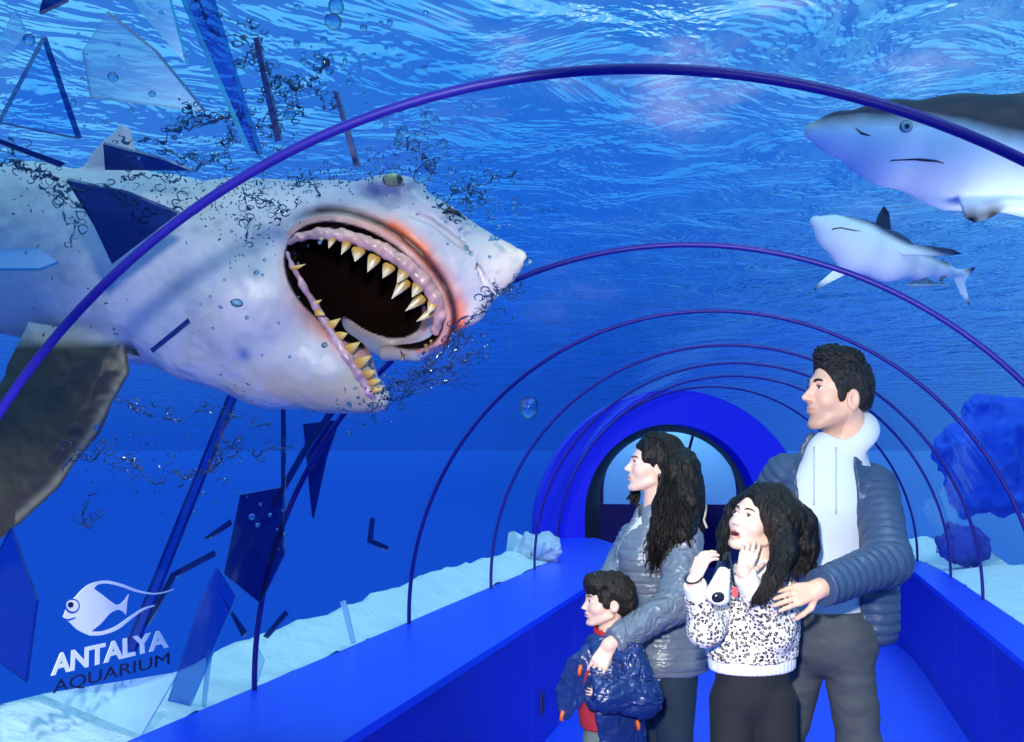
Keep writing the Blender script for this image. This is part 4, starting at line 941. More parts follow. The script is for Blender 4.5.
def great_white():
    f = PF(300, 280, 2.87, 55)
    root = empty('shark', f.w((250, 270, 0)).tolist(), 'huge pale shark with gaping jaws breaking through the left glass', 'shark')
    ax = np.array([.81, .59]); cxy = np.array([365, 291.0])
    Rc = np.array([[.81, -.59, 0], [.59, .81, 0], [0, 0, 1]])                    # cavity axes as columns
    cav = lambda P: ell(P, (cxy[0], cxy[1], 62), (87, 52, 112), Rc)
    def sc(P, z): Q = P.copy(); Q[:, 2] = Q[:, 2]*z; return Q
    dors = [(50, 160), (78, 128), (97, 107), (108, 114), (113, 135), (128, 165)]
    pect = [(20, 318), (120, 335), (128, 372), (96, 436), (60, 488), (8, 536), (-40, 575), (-70, 560), (-40, 470)]
    def body(P):
        Q = sc(P, 1.1)
        d = chain(Q, [(-620, 215, -150), (-420, 218, -118), (-200, 230, -77), (0, 242, -40), (120, 262, -22), (205, 268, -8)], [16, 52, 80, 90, 98, 94], 20)
        up = chain(Q, [(235, 240, 0), (330, 246, 6), (415, 254, 22), (462, 264, 32), (497, 262, 38), (520, 256, 40)], [70, 70, 60, 42, 22, 7], 14); d = smin(d, up, 18); d = smin(d, chain(Q, [(425, 286, 18), (460, 298, 28), (494, 272, 36)], [38, 27, 15], 8), 10)
        lowj = chain(Q, [(190, 312, 0), (270, 347, 8), (326, 371, 22), (358, 389, 30), (374, 400, 34)], [72, 62, 42, 24, 12], 14); d = smin(d, lowj, 16)
        d = smin(d, ell(P, (245, 300, 44), (62, 58, 42)), 16)                                 # jaw muscle bulge
        d = smin(d, ell(P, (365, 291, -48), (92, 56, 34), Rc), 10)                             # far cheek
        rim = chain(P, [(378, 352, -18), (412, 350, -4), (438, 337, 18), (452, 314, 38), (449, 292, 52)], [8, 10, 11, 12, 12], 4); d = smin(d, rim, 10)
        cv_ = cav(P); d = d+3.2*np.exp(-((cv_-13)/3.4)**2)*(P[:, 2] > 8)*np.clip(((P[:, :2]-cxy)@np.array([.59, -.81]))/14, 0, 1); d = smax(d, -cv_, 5)
        d = smax(d, -(chain(P, [(352, 372, 30), (392, 372, 20), (440, 372, 20)], [10, 16, 26], 6)), 5)   # gape under the upper jaw
        d = smin(d, ell(P, (388, 184, 30), (34, 13, 26)), 14); d = smin(d, ell(P, (440, 216, 40), (42, 11, 22), np.array([[.84, -.54, 0], [.54, .84, 0], [0, 0, 1]])), 14)   # brow and snout ridge
        d = smax(d, -ell(P, (394, 179, 58), (10, 7, 14)), 3)
        for g, w_ in (([(385, 204, 66), (430, 222, 66), (462, 246, 64), (480, 272, 60), (488, 290, 56)], 3.6), ([(448, 214, 58), (460, 216, 54)], 3.4), ([(196, 246, 88), (240, 243, 92), (286, 243, 84)], 4.0), ([(484, 262, 52), (502, 258, 48)], 1.2)):
            d = smax(d, -chain(P, g, [w_]*len(g), 1), 2.5)
        for gx in (112, 134, 156): d = smax(d, -chain(P, [(gx, 180, 55), (gx-14, 215, 78), (gx-18, 260, 82)], [2.5, 3, 2.5], 1), 4)   # gill slits
        d = smin(d, fin(P, dors, -20, 9, 0, 3), 8); d = smin(d, fin(P, pect, 36, 12, .12, 4), 8)
        d = smin(d, fin(P, [(-590, 215), (-640, 130), (-705, 60), (-690, 150), (-665, 215), (-690, 290), (-700, 350), (-640, 280)], -155, 8, 0, 3), 8)
        d = d-1.6*fbm(P*np.array([1, 1, 1.0]), .03, 3)*np.clip((330-P[:, 0])/60, 0, 1)-.5*fbm(P, .12, 2)
        return d*.85
    def cf(v):
        n = len(v); x, y, z = v[:, 0], v[:, 1], v[:, 2]
        c = np.tile(lin(186, 187, 192)[:3], (n, 1)); A = lambda w_, rgb: c.__setitem__(slice(None), c*(1-w_[:, None])+np.array(lin(*rgb)[:3])*w_[:, None])
        nz = fbm(v, .02, 3)
        bk = np.clip((205-y+ (x-300)*.18)/30, 0, 1)*np.clip((x-120)/120, 0, 1)*.55; A(bk, (120, 132, 168))      # bluish back
        A(np.clip((nz-.1)*1.5, 0, .35), (150, 158, 160))
        A(np.clip((x-470)/40, 0, 1)*.55, (206, 190, 168))                                                   # snout tip
        A(np.clip((y-352-.0*x)/40, 0, 1)*np.clip((x-60)/80, 0, 1)*.7*np.clip(.6+nz, 0, 1), (196, 176, 134))     # jaw underside
        A(np.clip((y-318+(x*.0))/20, 0, 1)*np.clip((110-x)/40, 0, 1)*.6, (150, 122, 84))
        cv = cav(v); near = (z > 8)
        upr = ((v[:, :2]-cxy)@np.array([.59, -.81])) > 0
        arcd = np.abs(cv-16); o = np.exp(-(np.clip(cv-13, 0, 99)/11)**2)*near*upr*np.clip((x-285)/130, .12, 1); A(np.clip(1.9*o*np.clip(.8+nz, .3, 1), 0, .95), (255, 112, 8))
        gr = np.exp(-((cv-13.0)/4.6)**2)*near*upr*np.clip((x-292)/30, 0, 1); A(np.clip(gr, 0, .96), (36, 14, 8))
        lo_ = np.exp(-(np.clip(cv-4, 0, 99)/12)**2)*near*(~upr)*np.clip((y-285)/70, 0, .8); A(np.clip(lo_, 0, 1), (226, 140, 120))
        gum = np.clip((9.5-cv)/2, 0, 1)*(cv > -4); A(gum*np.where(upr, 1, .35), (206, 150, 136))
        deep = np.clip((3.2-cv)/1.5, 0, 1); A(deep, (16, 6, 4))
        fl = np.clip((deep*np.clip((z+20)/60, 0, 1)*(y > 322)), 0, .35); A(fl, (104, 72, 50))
        pf = polysdf(x, y, pect); pm = (pf < 6)*(z > 22)*np.clip((y-338)/10, 0, 1); A(pm, (58, 50, 36)); A(pm*np.exp(-((pf+5)/4)**2)*.6*(x > 20), (150, 140, 110))
        return c
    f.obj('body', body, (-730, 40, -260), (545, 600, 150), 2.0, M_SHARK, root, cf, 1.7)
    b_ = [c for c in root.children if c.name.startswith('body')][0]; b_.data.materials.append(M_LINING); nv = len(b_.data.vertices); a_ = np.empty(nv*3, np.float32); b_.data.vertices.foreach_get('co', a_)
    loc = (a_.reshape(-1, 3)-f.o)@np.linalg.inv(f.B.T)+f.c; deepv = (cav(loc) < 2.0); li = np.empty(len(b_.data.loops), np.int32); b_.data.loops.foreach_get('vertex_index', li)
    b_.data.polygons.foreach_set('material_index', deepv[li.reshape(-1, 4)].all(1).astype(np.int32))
    def zhit(x, y, z0=140):
        z = np.linspace(z0, -70, 240); v = body(np.stack([np.full(240, float(x)), np.full(240, float(y)), z], 1)); i = np.argmax(v < 0.6); return z[i] if v[i] < .6 else 0.0
    # gum ridges along both jaws
    U = [(286, 247), (300, 238), (322, 234), (345, 236), (366, 243), (387, 252), (407, 265), (424, 281), (436, 298), (440, 314), (434, 330)]
    Lw = [(289, 254), (295, 268), (304, 286), (314, 304), (324, 322), (335, 340), (347, 357), (358, 374), (368, 392), (372, 402)]
    def ridge(name, pts, r, off, col):
        P3 = [(x, y, max(zhit(x+off[0], y+off[1]), -10)-4) for x, y in pts]; zz = np.array([p[2] for p in P3]); zz[1:-1] = (zz[:-2]+zz[1:-1]*2+zz[2:])/4
        P3 = [(p[0], p[1], z) for p, z in zip(P3, zz)]
        def fn(P): return chain(P, P3, r, 4)-.7*np.sin(P[:, 0]*.5)*np.sin(P[:, 1]*.5)
        A = np.array(P3); GUMS[name] = f.obj(name, fn, A.min(0)-16, A.max(0)+16, 1.3, M_GUM, root, lambda v: np.tile(lin(*col)[:3], (len(v), 1))*(1+.25*fbm(v, .12, 2))[:, None]); return P3
    GUMS = {}
    GU = ridge('upper_gum', U, [2.5, 4, 5.5, 6, 6.5, 7, 7.5, 7.5, 7, 6, 5], (6, -9), (206, 160, 150))
    GL = ridge('lower_gum', Lw, [2, 2.5, 3, 3.5, 4, 4.5, 5, 5, 5, 4.5], (-9, 5), (190, 150, 158))
    def zat(G, x, y): return G[int(np.argmin([(p[0]-x)**2+(p[1]-y)**2 for p in G]))][2]
    def tooth(bx, by, z, tx, ty, wd, thick=2.6, dz=6, col=((226, 206, 160), (196, 150, 60)), gum='upper_gum'):
        a = np.array([bx, by, z], float); b = np.array([tx, ty, z+dz], float); d = unit(b-a); s_ = unit(np.cross(d, (0, 0, 1.0))); n_ = np.cross(d, s_); L = np.linalg.norm(b-a)
        V, C = [], []; prof = [(-.18, .86), (0, 1), (.25, .80), (.5, .54), (.75, .28), (.92, .10), (1, .02)]; K = 10
        for t_, r in prof:
            for k in range(K):
                an = 2*PI*k/K; V.append(a+d*L*t_+s_*wd*r*math.cos(an)+n_*thick*max(r, .3*r+.05)*math.sin(an)+n_*1.5*math.sin(t_*2))
                C.append(np.array(lin(*col[0])[:3])*(t_)+np.array(lin(*col[1])[:3])*(1-t_) if t_ < .5 else np.array(lin(*col[0])[:3]))
        Fq = [(i*K+k, i*K+(k+1) % K, (i+1)*K+(k+1) % K, (i+1)*K+k) for i in range(len(prof)-1) for k in range(K)]
        V = f.w(np.array(V)); o = link('tooth', arr_mesh('tooth', V, np.array(Fq), np.array(C)), M_TOOTH, GUMS[gum])
    q2 = lambda cx, cy: (270+cx*.2157, 220+cy*.2157)
    for bx, by, tx, ty, w_ in ((296, 92, 286, 128, 18), (362, 116, 345, 156, 20), (418, 148, 408, 188, 30), (492, 186, 470, 236, 28), (560, 226, 540, 266, 28), (630, 250, 606, 290, 28), (628, 296, 584, 356, 28), (694, 312, 672, 352, 28), (700, 368, 646, 414, 24), (758, 390, 742, 428, 24), (752, 424, 694, 462, 22), (250, 84, 242, 106, 12)):
        p = q2(bx, by); t_ = q2(tx+(tx-bx)*.25, ty+(ty-by)*.25); z = zat(GU, *p); tooth(p[0], p[1], z+2, t_[0], t_[1], w_*.2157*1.15)
    for bx, by, tx, ty, w_ in ((126, 228, 178, 212, 14), (206, 388, 242, 372, 16), (222, 430, 254, 440, 22), (272, 492, 326, 456, 30), (318, 540, 358, 526, 30), (366, 600, 420, 566, 32), (412, 664, 470, 630, 34), (450, 716, 490, 700, 28), (462, 756, 512, 742, 26), (468, 790, 522, 786, 24)):
        p = q2(bx, by); t_ = q2(tx, ty); z = zat(GL, *p); tooth(p[0], p[1], z+2, t_[0], t_[1], w_*.2157*.85, gum='lower_gum', col=((232, 196, 110), (206, 150, 60)))
    for bx, by, tx, ty in ((594, 622, 588, 652), (634, 612, 632, 646), (676, 598, 684, 634), (712, 580, 722, 612), (738, 560, 756, 586), (768, 528, 778, 562), (786, 500, 800, 528), (800, 470, 816, 494)):
        p = q2(bx, by); t_ = q2(tx, ty); tooth(p[0], p[1], 0 if bx < 700 else 22, t_[0], t_[1], 2.4, 1.6, 2, ((170, 150, 80), (120, 90, 50)))
    # eye
    ez = zhit(404, 186)-2; c = np.array([393, 180, ez+5.0]); V = []; C = []
    for a in np.linspace(0, PI, 16):
        for b in np.linspace(0, 2*PI, 25)[:-1]:
            u_ = np.array([math.sin(a)*math.cos(b)*10.5, math.sin(a)*math.sin(b)*6.6, math.cos(a)*8]); V.append(c+u_); r_ = math.hypot(u_[0]-1, u_[1])
            C.append(lin(20, 22, 20)[:3] if (u_[0] > 5.5 or r_ > 9) else lin(150, 160, 110)[:3])
    Fq = [(i*24+k, (i+1)*24+k, (i+1)*24+(k+1) % 24, i*24+(k+1) % 24) for i in range(15) for k in range(24)]
    link('eye', arr_mesh('eye', f.w(np.array(V)), np.array(Fq)[:, ::-1], np.array(C)), M_SEYE, root)
    nz_ = zhit(456, 219); m = MB(); m.tube(f.w(np.array([(443, 214, nz_+2), (450, 211, nz_+3), (458, 214, nz_+2), (466, 220, nz_-2)])), np.array([1, 3, 2.4, .8])*f.k, 7); m.build('nostril', M_BLK, root)
    return root
SHARK_GW = great_white()

def reef_shark(name, f, label, spine, rad, zsc, fins, backline, mouth, eye, tips, lo, hi, h, belly=(236, 246, 252), back=(22, 34, 56), mouth_w=1.2, gill=None, nost=None, zhalf=1.0):
    root = empty(name, f.w(spine[len(spine)//2]).tolist(), label, 'shark')
    def body(P):
        Q = P.copy(); Q[:, 2] *= zsc; sp = [(a, b, c*zsc) for a, b, c in spine]; d = chain(Q, sp, rad, rad[2]*.35 if len(rad) > 2 else 3)*(.9 if zsc <= 1.2 else .75)
        for poly, z0, t_, lean in fins: d = smin(d, fin(P, poly, z0, t_, lean, .5, 1.0), rad[1]*.12)
        if gill:
            for gx, y0, y1 in gill: d = smax(d, -chain(P, [(gx, y0, 60*zhalf), (gx-3, (y0+y1)/2, 64*zhalf), (gx, y1, 56*zhalf)], [1.4]*3, 1), 2)
        return d
    z = np.linspace(hi[2], lo[2], 300)
    def zhit(x, y):
        v = body(np.stack([np.full(300, float(x)), np.full(300, float(y)), z], 1)); i = np.argmax(v < 0); return z[i]
    def cf(v):
        x, y, zz = v.T; yb = np.interp(x, [p[0] for p in backline], [p[1] for p in backline]); sft = backline[0][2]
        w_ = np.clip(.5-(y-yb)/sft-.10*fbm(v, .05, 2), 0, 1)[:, None]; c = np.array(lin(*belly)[:3])*(1-w_)+np.array(lin(*back)[:3])*w_
        for tx, ty, r in tips:
            k = np.clip(1.3-np.hypot(x-tx, y-ty)/r, 0, 1)[:, None]; c = c*(1-k)+np.array(lin(16, 22, 36)[:3])*k
        return c
    f.obj('body', body, lo, hi, h, M_SHARK2, root, cf, 1.7)
    mp = [(x, y, zhit(x, y)-.2*mouth_w) for x, y in mouth]; m = MB(); m.tube(f.w(np.array(mp)), np.array([.4]+[1]*(len(mp)-2)+[.3])*mouth_w*f.k, 6); m.build('mouth', M_BLK, root)
    if eye:
        ex, ey, er = eye; ez = zhit(ex, ey); V, C = [], []
        for a in np.linspace(0, PI, 12):
            for b in np.linspace(0, 2*PI, 21)[:-1]:
                u_ = np.array([math.sin(a)*math.cos(b), math.sin(a)*math.sin(b), math.cos(a)*.5]); V.append(np.array([ex, ey, ez])+u_*er); rr_ = math.hypot(u_[0], u_[1]); C.append(lin(12, 16, 22)[:3] if (rr_ < .36 or rr_ > .84) else lin(150, 186, 196)[:3])
        Fq = np.array([(i*20+k, (i+1)*20+k, (i+1)*20+(k+1) % 20, i*20+(k+1) % 20) for i in range(11) for k in range(20)])
        link('eye', arr_mesh('eye', f.w(np.array(V)), Fq[:, ::-1], np.array(C)), M_SEYE, root)
    if nost:
        m = MB(); m.tube(f.w(np.array([(x, y, zhit(x, y)) for x, y in nost])), np.array([.5, 1.4, .5])*f.k, 6); m.build('nostril', M_BLK, root)
    return root
M_SHARK2 = principled('reef_shark_skin', (1, 1, 1, 1), .55, attr='Col', spec=.2, bump=.12, bscale=60, bdist=.003, var=.05, vscale=20)
f1 = PF(950, 150, 3.65, 12)
reef_shark('shark', f1, 'large grey shark cut off by the frame edge above the right glass', [(815, 130, 4), (842, 132, 2), (890, 140, 0), (960, 150, 0), (1060, 152, -4), (1200, 150, -14), (1380, 150, -30), (1540, 152, -46), (1640, 150, -56)], [9, 20, 40, 55, 63, 62, 44, 20, 9], 1.0,
    [([(950, 196), (956, 220), (966, 226), (984, 220), (998, 212), (1040, 214), (1120, 232), (1130, 205), (1060, 190)], 30, 6, .15), ([(1120, 100), (1150, 55), (1185, 20), (1200, 60), (1215, 100)], -10, 6, 0), ([(1620, 150), (1690, 70), (1750, 20), (1720, 110), (1700, 160), (1730, 215), (1680, 195)], -58, 5, 0)],
    [(800, 125, 18), (870, 124), (930, 128), (1024, 154), (1300, 150), (1700, 150)], [(873, 167), (886, 164), (906, 164), (925, 167), (940, 172)], (896, 133, 6.5), [(962, 226, 16), (985, 221, 16), (1100, 235, 30)], (795, 10, -90), (1760, 245, 100), 1.8, gill=[(1024, 165, 195), (1040, 150, 200), (1056, 145, 200)], nost=[(851, 131), (857, 137), (864, 140)])
f2 = PF(900, 250, 4.65, 18)
reef_shark('shark', f2, 'small white bellied shark with dark fin tips swimming behind the right glass', [(817, 221, 14), (836, 232, 10), (862, 245, 4), (895, 255, -2), (928, 262, -10), (955, 267, -18), (976, 270, -24)], [6, 17, 26, 24, 14, 7, 3.2], 1.0,
    [([(878, 230), (884, 212), (890, 202), (896, 210), (899, 238)], -2, 2.0, 0), ([(888, 244), (920, 245), (950, 249), (961, 255), (940, 257), (900, 256)], 22, 2.4, .3), ([(850, 258), (836, 270), (822, 282), (816, 291), (824, 287), (846, 276), (866, 264)], 2, 2.2, 0), ([(966, 268), (978, 265), (993, 263), (986, 272), (981, 280), (984, 292), (987, 306), (976, 292), (969, 277)], -24, 1.8, 0), ([(928, 252), (934, 247), (945, 256)], -10, 1.4, 0), ([(944, 270), (954, 276), (956, 281), (950, 278)], -16, 1.4, 0)],
    [(810, 214, 9), (836, 212), (868, 225), (900, 242), (940, 257), (980, 264)], [(827, 234), (831, 230), (838, 229), (848, 231), (860, 233)], None, [(818, 290, 9), (958, 255, 9), (892, 205, 7), (990, 265, 7), (987, 303, 8), (955, 279, 6)], (806, 196, -40), (1000, 312, 50), .9, back=(36, 58, 92), mouth_w=.8)
f3 = PF(928, 285, 4.6)
root = empty('fish', f3.w((928, 285, 0)).tolist(), 'slim grey fish swimming just under the small white bellied shark', 'fish')
def rem(P):
    d = chain(P, [(908, 284, 0), (916, 284, 0), (928, 284, 0), (942, 284.5, 0), (948, 285, 0)], [1.6, 3.4, 3.2, 1.4, .8], 2)
    d = smin(d, fin(P, [(945, 285), (953, 282), (950, 285), (953, 288)], 0, .7, 0, .3, .5), .6); d = smin(d, fin(P, [(918, 281), (926, 277), (934, 281)], 0, .7, 0, .3, .5), .8); return smin(d, fin(P, [(916, 287), (924, 291), (922, 287)], 0, .7, 0, .3, .5), .8)
f3.obj('body', rem, (902, 272, -8), (958, 296, 8), .55, M_SHARK2, root, lambda v: np.where((v[:, 1] < 284)[:, None], lin(60, 90, 120)[:3], lin(130, 170, 196)[:3]))
m = MB(); 
for a in (0,): pass
V = [np.array([911, 283.2, 2.2])+.8*np.array([math.sin(a)*math.cos(b), math.sin(a)*math.sin(b), math.cos(a)]) for a in np.linspace(0, PI, 7) for b in np.linspace(0, 2*PI, 11)[:-1]]
m.add(f3.w(np.array(V)), [(i*10+k, i*10+(k+1) % 10, (i+1)*10+(k+1) % 10, (i+1)*10+k) for i in range(6) for k in range(10)]); m.build('eye', M_BLK, root)
# ================================================================ the hole, broken glass, bubbles, splashes
def hit(px, py, r=RT):
    """where the view ray through a pixel meets the straight tunnel's cylinder of radius r"""
    d = W(px, py, 1.0)-CAMP; a = d[0]**2+d[2]**2; ox, oz = -XC, CAMP[2]-ZC; b = ox*d[0]+oz*d[2]; c = ox*ox+oz*oz-r*r
    return (-b+math.sqrt(max(b*b-a*c, 0)))/a
def hole_from(o):
    n = len(o.data.vertices); a = np.empty(n*3, np.float32); o.data.vertices.foreach_get('co', a); a = a.reshape(-1, 3)
    r = np.hypot(a[:, 0]-XC, a[:, 2]-ZC); m = (np.abs(r-RT) < .03) & (a[:, 2] > ZL); a = a[m]
    th = np.degrees(np.arctan2(a[:, 2]-ZC, a[:, 0]-XC)); s = a[:, 1]; cs, ct = (s.min()+s.max())/2, (th.min()+th.max())/2
    an = np.arctan2((th-ct)/40.0, s-cs); P = []; K = 26; rg = random.Random(3)
    for k in range(K):
        q = -PI+2*PI*(k+.5)/K; sel = np.abs((an-q+PI) % (2*PI)-PI) < PI/K*1.6
        rad = np.hypot(s[sel]-cs, (th[sel]-ct)/40.0).max() if sel.any() else .3
        rad = rad*1.04+(.03 if k % 2 else .05+.12*rg.random()); P.append((min(max(cs+rad*math.cos(q), 2.12), 3.76), ct+40*rad*math.sin(q)))
    return P
HOLE = hole_from([c for c in SHARK_GW.children if c.name.startswith('body')][0])
m_edge = principled('broken_edge', lin(10, 40, 120), .15, spec=.8)
def glassy(name, tint, edge=False, mixd=0.0, dcol=(1, 1, 1, 1), refl=.5):
    t = NT(name); tr = t.n('ShaderNodeBsdfTransparent'); tr.inputs[0].default_value = tint
    g = t.n('ShaderNodeBsdfGlossy'); g.inputs['Roughness'].default_value = .04
    lw = t.n('ShaderNodeLayerWeight'); pw = t.n('ShaderNodeMath', operation='POWER'); pw.inputs[1].default_value = 3; t.l(lw.outputs['Facing'], pw.inputs[0])
    mr = t.n('ShaderNodeMapRange'); t.set(mr, To_Min=.02, To_Max=refl); t.l(pw.outputs[0], mr.inputs['Value'])
    d = t.n('ShaderNodeBsdfPrincipled'); d.inputs['Base Color'].default_value = dcol; d.inputs['Roughness'].default_value = .25
    m1 = t.n('ShaderNodeMixShader'); m1.inputs[0].default_value = mixd; t.l(tr.outputs[0], m1.inputs[1]); t.l(d.outputs[0], m1.inputs[2])
    m2 = t.n('ShaderNodeMixShader'); t.l(mr.outputs[0], m2.inputs[0]); t.l(m1.outputs[0], m2.inputs[1]); t.l(g.outputs[0], m2.inputs[2])
    t.l(m2.outputs[0], t.out.inputs[0]); return t.mat
G_CLEAR = glassy('glass_clear', (.72, .88, 1, 1)); G_PALE = glassy('glass_pale', (.95, 1, 1, 1), mixd=.36, dcol=lin(215, 246, 252)); G_NAVY = glassy('glass_navy', (.14, .24, .55, 1), mixd=.22, dcol=lin(10, 24, 84)); G_MID = glassy('glass_mid', (.42, .56, .85, 1), mixd=.10, dcol=lin(20, 60, 170))
E_DARK = glassy('edge_dark', (.10, .22, .50, 1), mixd=.55, dcol=lin(12, 38, 110)); E_TEAL = glassy('edge_teal', (.35, .8, .9, 1), mixd=.5, dcol=lin(90, 200, 214)); E_WHITE = glassy('edge_white', (.8, .95, 1, 1), mixd=.6, dcol=lin(210, 242, 250))
def shard(poly, face, edge, d, skew, label, tilt=(0, 0), th=.014):
    P = np.array(poly, float); c = P.mean(0); n = len(P)
    area = sum(P[i][0]*P[(i+1) % n][1]-P[(i+1) % n][0]*P[i][1] for i in range(n))
    if area < 0: P = P[::-1]
    dep = lambda q: (d if np.isscalar(d) else hit(*c)+d[0])+(q[0]-c[0])*tilt[0]+(q[1]-c[1])*tilt[1]
    fr = [W(q[0], q[1], dep(q)) for q in P]; bk = [W(q[0]+skew[0], q[1]+skew[1], dep(q)+th) for q in P]
    m = MB(); m.add(fr+bk, [tuple(range(n-1, -1, -1))], 0); m.f += [tuple(range(n, 2*n))]; m.m += [0]
    for i in range(n):
        j = (i+1) % n; m.f.append((i, j, n+j, n+i)); m.m.append(1)
    o = m.build('glass_shard', [face, edge], None, False); recenter(o); return tag(o, label, 'glass shard', 'shards of broken glass')
T = .0012
for a in [
 ([(39, 12), (67, -1), (66, -30), (46, -14)], G_NAVY, E_DARK, 2.35, (2, 3), 'dark blue shard poking in from the top frame edge above the standing triangular shard'),
 ([(-20, 84), (16, 9), (27, 31), (2, 66)], G_PALE, E_TEAL, 2.5, (-2, 1), 'small pale pointed shard in the upper left corner of the photo'),
 ([(47, 37), (2, 122), (82, 138)], G_CLEAR, E_DARK, 2.55, (-6, 1), 'clear triangular shard standing point up just left of the dorsal fin'),
 ([(106, 13), (82, 52), (90, 98), (204, 112), (155, 52)], G_PALE, E_DARK, 2.75, (2, -2), 'large pale five sided shard above the dorsal fin of the huge shark'),
 ([(118, -22), (142, 14), (186, 64), (160, -34)], G_PALE, E_TEAL, 2.4, (3, 0), 'pale pointed shard hanging from the top frame edge left of the long blade'),
 ([(170, -38), (252, 152), (262, 149), (246, 100), (206, -30)], G_MID, E_TEAL, 2.45, (-5, 1), 'long clear blade of glass slanting down to the nearest rib'),
 ([(253, 38), (258, 37), (281, 140), (275, 142)], E_DARK, E_DARK, 2.5, (2, 0), 'thin dark sliver just right of the long clear blade'),
 ([(333, 92), (337, 92), (359, 166), (354, 167)], E_DARK, E_DARK, 2.5, (2, 0), 'thin dark sliver crossing the nearest rib above the shark brow'),
 ([(103, 144), (105, 170), (192, 171), (158, 158)], G_NAVY, E_DARK, 2.6, (1, -2), 'navy wedge shaped shard lying over the back of the huge shark'),
 ([(66, 180), (125, 193), (178, 214), (112, 264), (94, 226)], G_NAVY, E_DARK, 2.55, (3, -2), 'large navy shard in front of the gills of the huge shark'),
 ([(-34, 252), (40, 247), (58, 261), (40, 268), (-10, 268)], G_PALE, E_TEAL, 2.5, (0, 3), 'pale flat shard at the left frame edge over the shark flank'),
 ([(-30, 128), (66, 163), (60, 167), (-12, 139)], E_DARK, E_DARK, 2.55, (0, 1), 'thin dark sliver at the left frame edge along the shark back'),
 ([(243, 376), (235, 376), (124, 648), (133, 652)], G_MID, E_DARK, (.05,), (3, 1), 'long narrow sliver running from the shark jaw down toward the white lettering'),
 ([(240, 495), (283, 487), (283, 556), (260, 603), (224, 574)], G_NAVY, E_DARK, (.05,), (2, -1), 'big navy five sided shard behind the foot of the second rib'),
 ([(303, 424), (338, 420), (325, 458), (312, 518)], G_NAVY, E_DARK, (.06,), (2, 0), 'navy dagger shaped shard hanging under the tip of the lower jaw'),
 ([(281, 408), (285, 408), (285, 490), (281, 490)], E_DARK, E_DARK, (.05,), (1, 0), 'thin dark upright sliver under the jaw left of the dagger shaped shard'),
 ([(214, 550), (171, 573), (144, 622), (148, 625), (175, 577), (215, 555)], E_DARK, E_DARK, (.04,), (1, 1), 'crooked dark sliver right of the fish emblem'),
 ([(230, 519), (204, 538), (209, 538), (231, 524)], E_DARK, E_DARK, (.04,), (1, 1), 'short dark sliver left of the big navy five sided shard'),
 ([(41, 694), (178, 672), (141, 735)], G_PALE, E_WHITE, (.10,), (1, 1), 'bright pale triangular shard below the dark lettering'),
 ([(-22, 590), (10, 528), (36, 600), (25, 682), (-12, 655)], G_MID, E_DARK, (.06,), (3, 0), 'blue tinted shard at the left frame edge beside the fish emblem'),
 ([(221, 596), (247, 632), (242, 637)], E_DARK, E_DARK, (.04,), (1, 0), 'small dark splinter left of the foot of the second rib'),
 ([(285, 610), (263, 636), (267, 638), (288, 613)], E_DARK, E_DARK, (.04,), (1, 1), 'small dark splinter right of the foot of the second rib'),
 ([(370, 518), (367, 542), (386, 550), (388, 546), (372, 539), (374, 518)], E_DARK, E_DARK, (.04,), (1, 1), 'small bent dark splinter left of the third rib'),
 ([(207, 650), (212, 650), (205, 708), (201, 708)], E_WHITE, E_WHITE, (.05,), (1, 0), 'thin white sliver standing over the sand beside the pale triangular shard'),
 ([(200, 600), (217, 566), (236, 596), (186, 712), (160, 724)], G_MID, E_TEAL, (.05,), (2, 1), 'broad blue tinted shard between the lettering and the second rib'),
 ([(256, 645), (264, 660), (257, 682), (253, 664)], G_PALE, E_WHITE, (.03,), (1, 0), 'tiny pale shard touching the foot of the second rib'),
 ([(340, 602), (345, 600), (355, 642), (351, 644)], E_WHITE, E_WHITE, (.05,), (1, 0), 'thin pale sliver over the sand left of the third rib'),
 ([(190, 322), (152, 352), (150, 349), (188, 318)], E_DARK, E_DARK, 2.45, (1, 1), 'thin dark sliver across the belly of the huge shark'),
 ([(330, 408), (300, 452), (270, 505), (274, 507), (305, 455), (336, 410)], E_DARK, E_DARK, (.05,), (1, 1), 'long dark curved sliver from the jaw tip to the big navy shard'),
]: shard(*a)

# ---------------------------------------------------------------- bubbles
def bubble_mat():
    t = NT('bubble_water'); g = t.n('ShaderNodeBsdfRefraction'); g.inputs['IOR'].default_value = 1.30; g.inputs['Roughness'].default_value = 0; g.inputs['Color'].default_value = (.72, .90, .98, 1)
    s = t.n('ShaderNodeBsdfGlossy'); s.inputs['Roughness'].default_value = .02; tr = t.n('ShaderNodeBsdfTransparent'); tr.inputs[0].default_value = (.55, .85, .95, 1)
    lw = t.n('ShaderNodeLayerWeight'); pw = t.n('ShaderNodeMath', operation='POWER'); pw.inputs[1].default_value = 2.2; t.l(lw.outputs['Facing'], pw.inputs[0])
    dk = t.n('ShaderNodeBsdfDiffuse'); dk.inputs[0].default_value = lin(4, 30, 70); m0 = t.n('ShaderNodeMixShader'); m0.inputs[0].default_value = .45; t.l(g.outputs[0], m0.inputs[1]); t.l(tr.outputs[0], m0.inputs[2])
    m1 = t.n('ShaderNodeMixShader'); t.l(pw.outputs[0], m1.inputs[0]); t.l(m0.outputs[0], m1.inputs[1]); t.l(dk.outputs[0], m1.inputs[2])
    m2 = t.n('ShaderNodeMixShader'); m2.inputs[0].default_value = .06; t.l(m1.outputs[0], m2.inputs[1]); t.l(s.outputs[0], m2.inputs[2]); t.l(m2.outputs[0], t.out.inputs[0]); return t.mat
M_BUB = bubble_mat()
bm = bmesh.new(); bmesh.ops.create_icosphere(bm, subdivisions=3, radius=1.0); me_b = bpy.data.meshes.new('bubble')
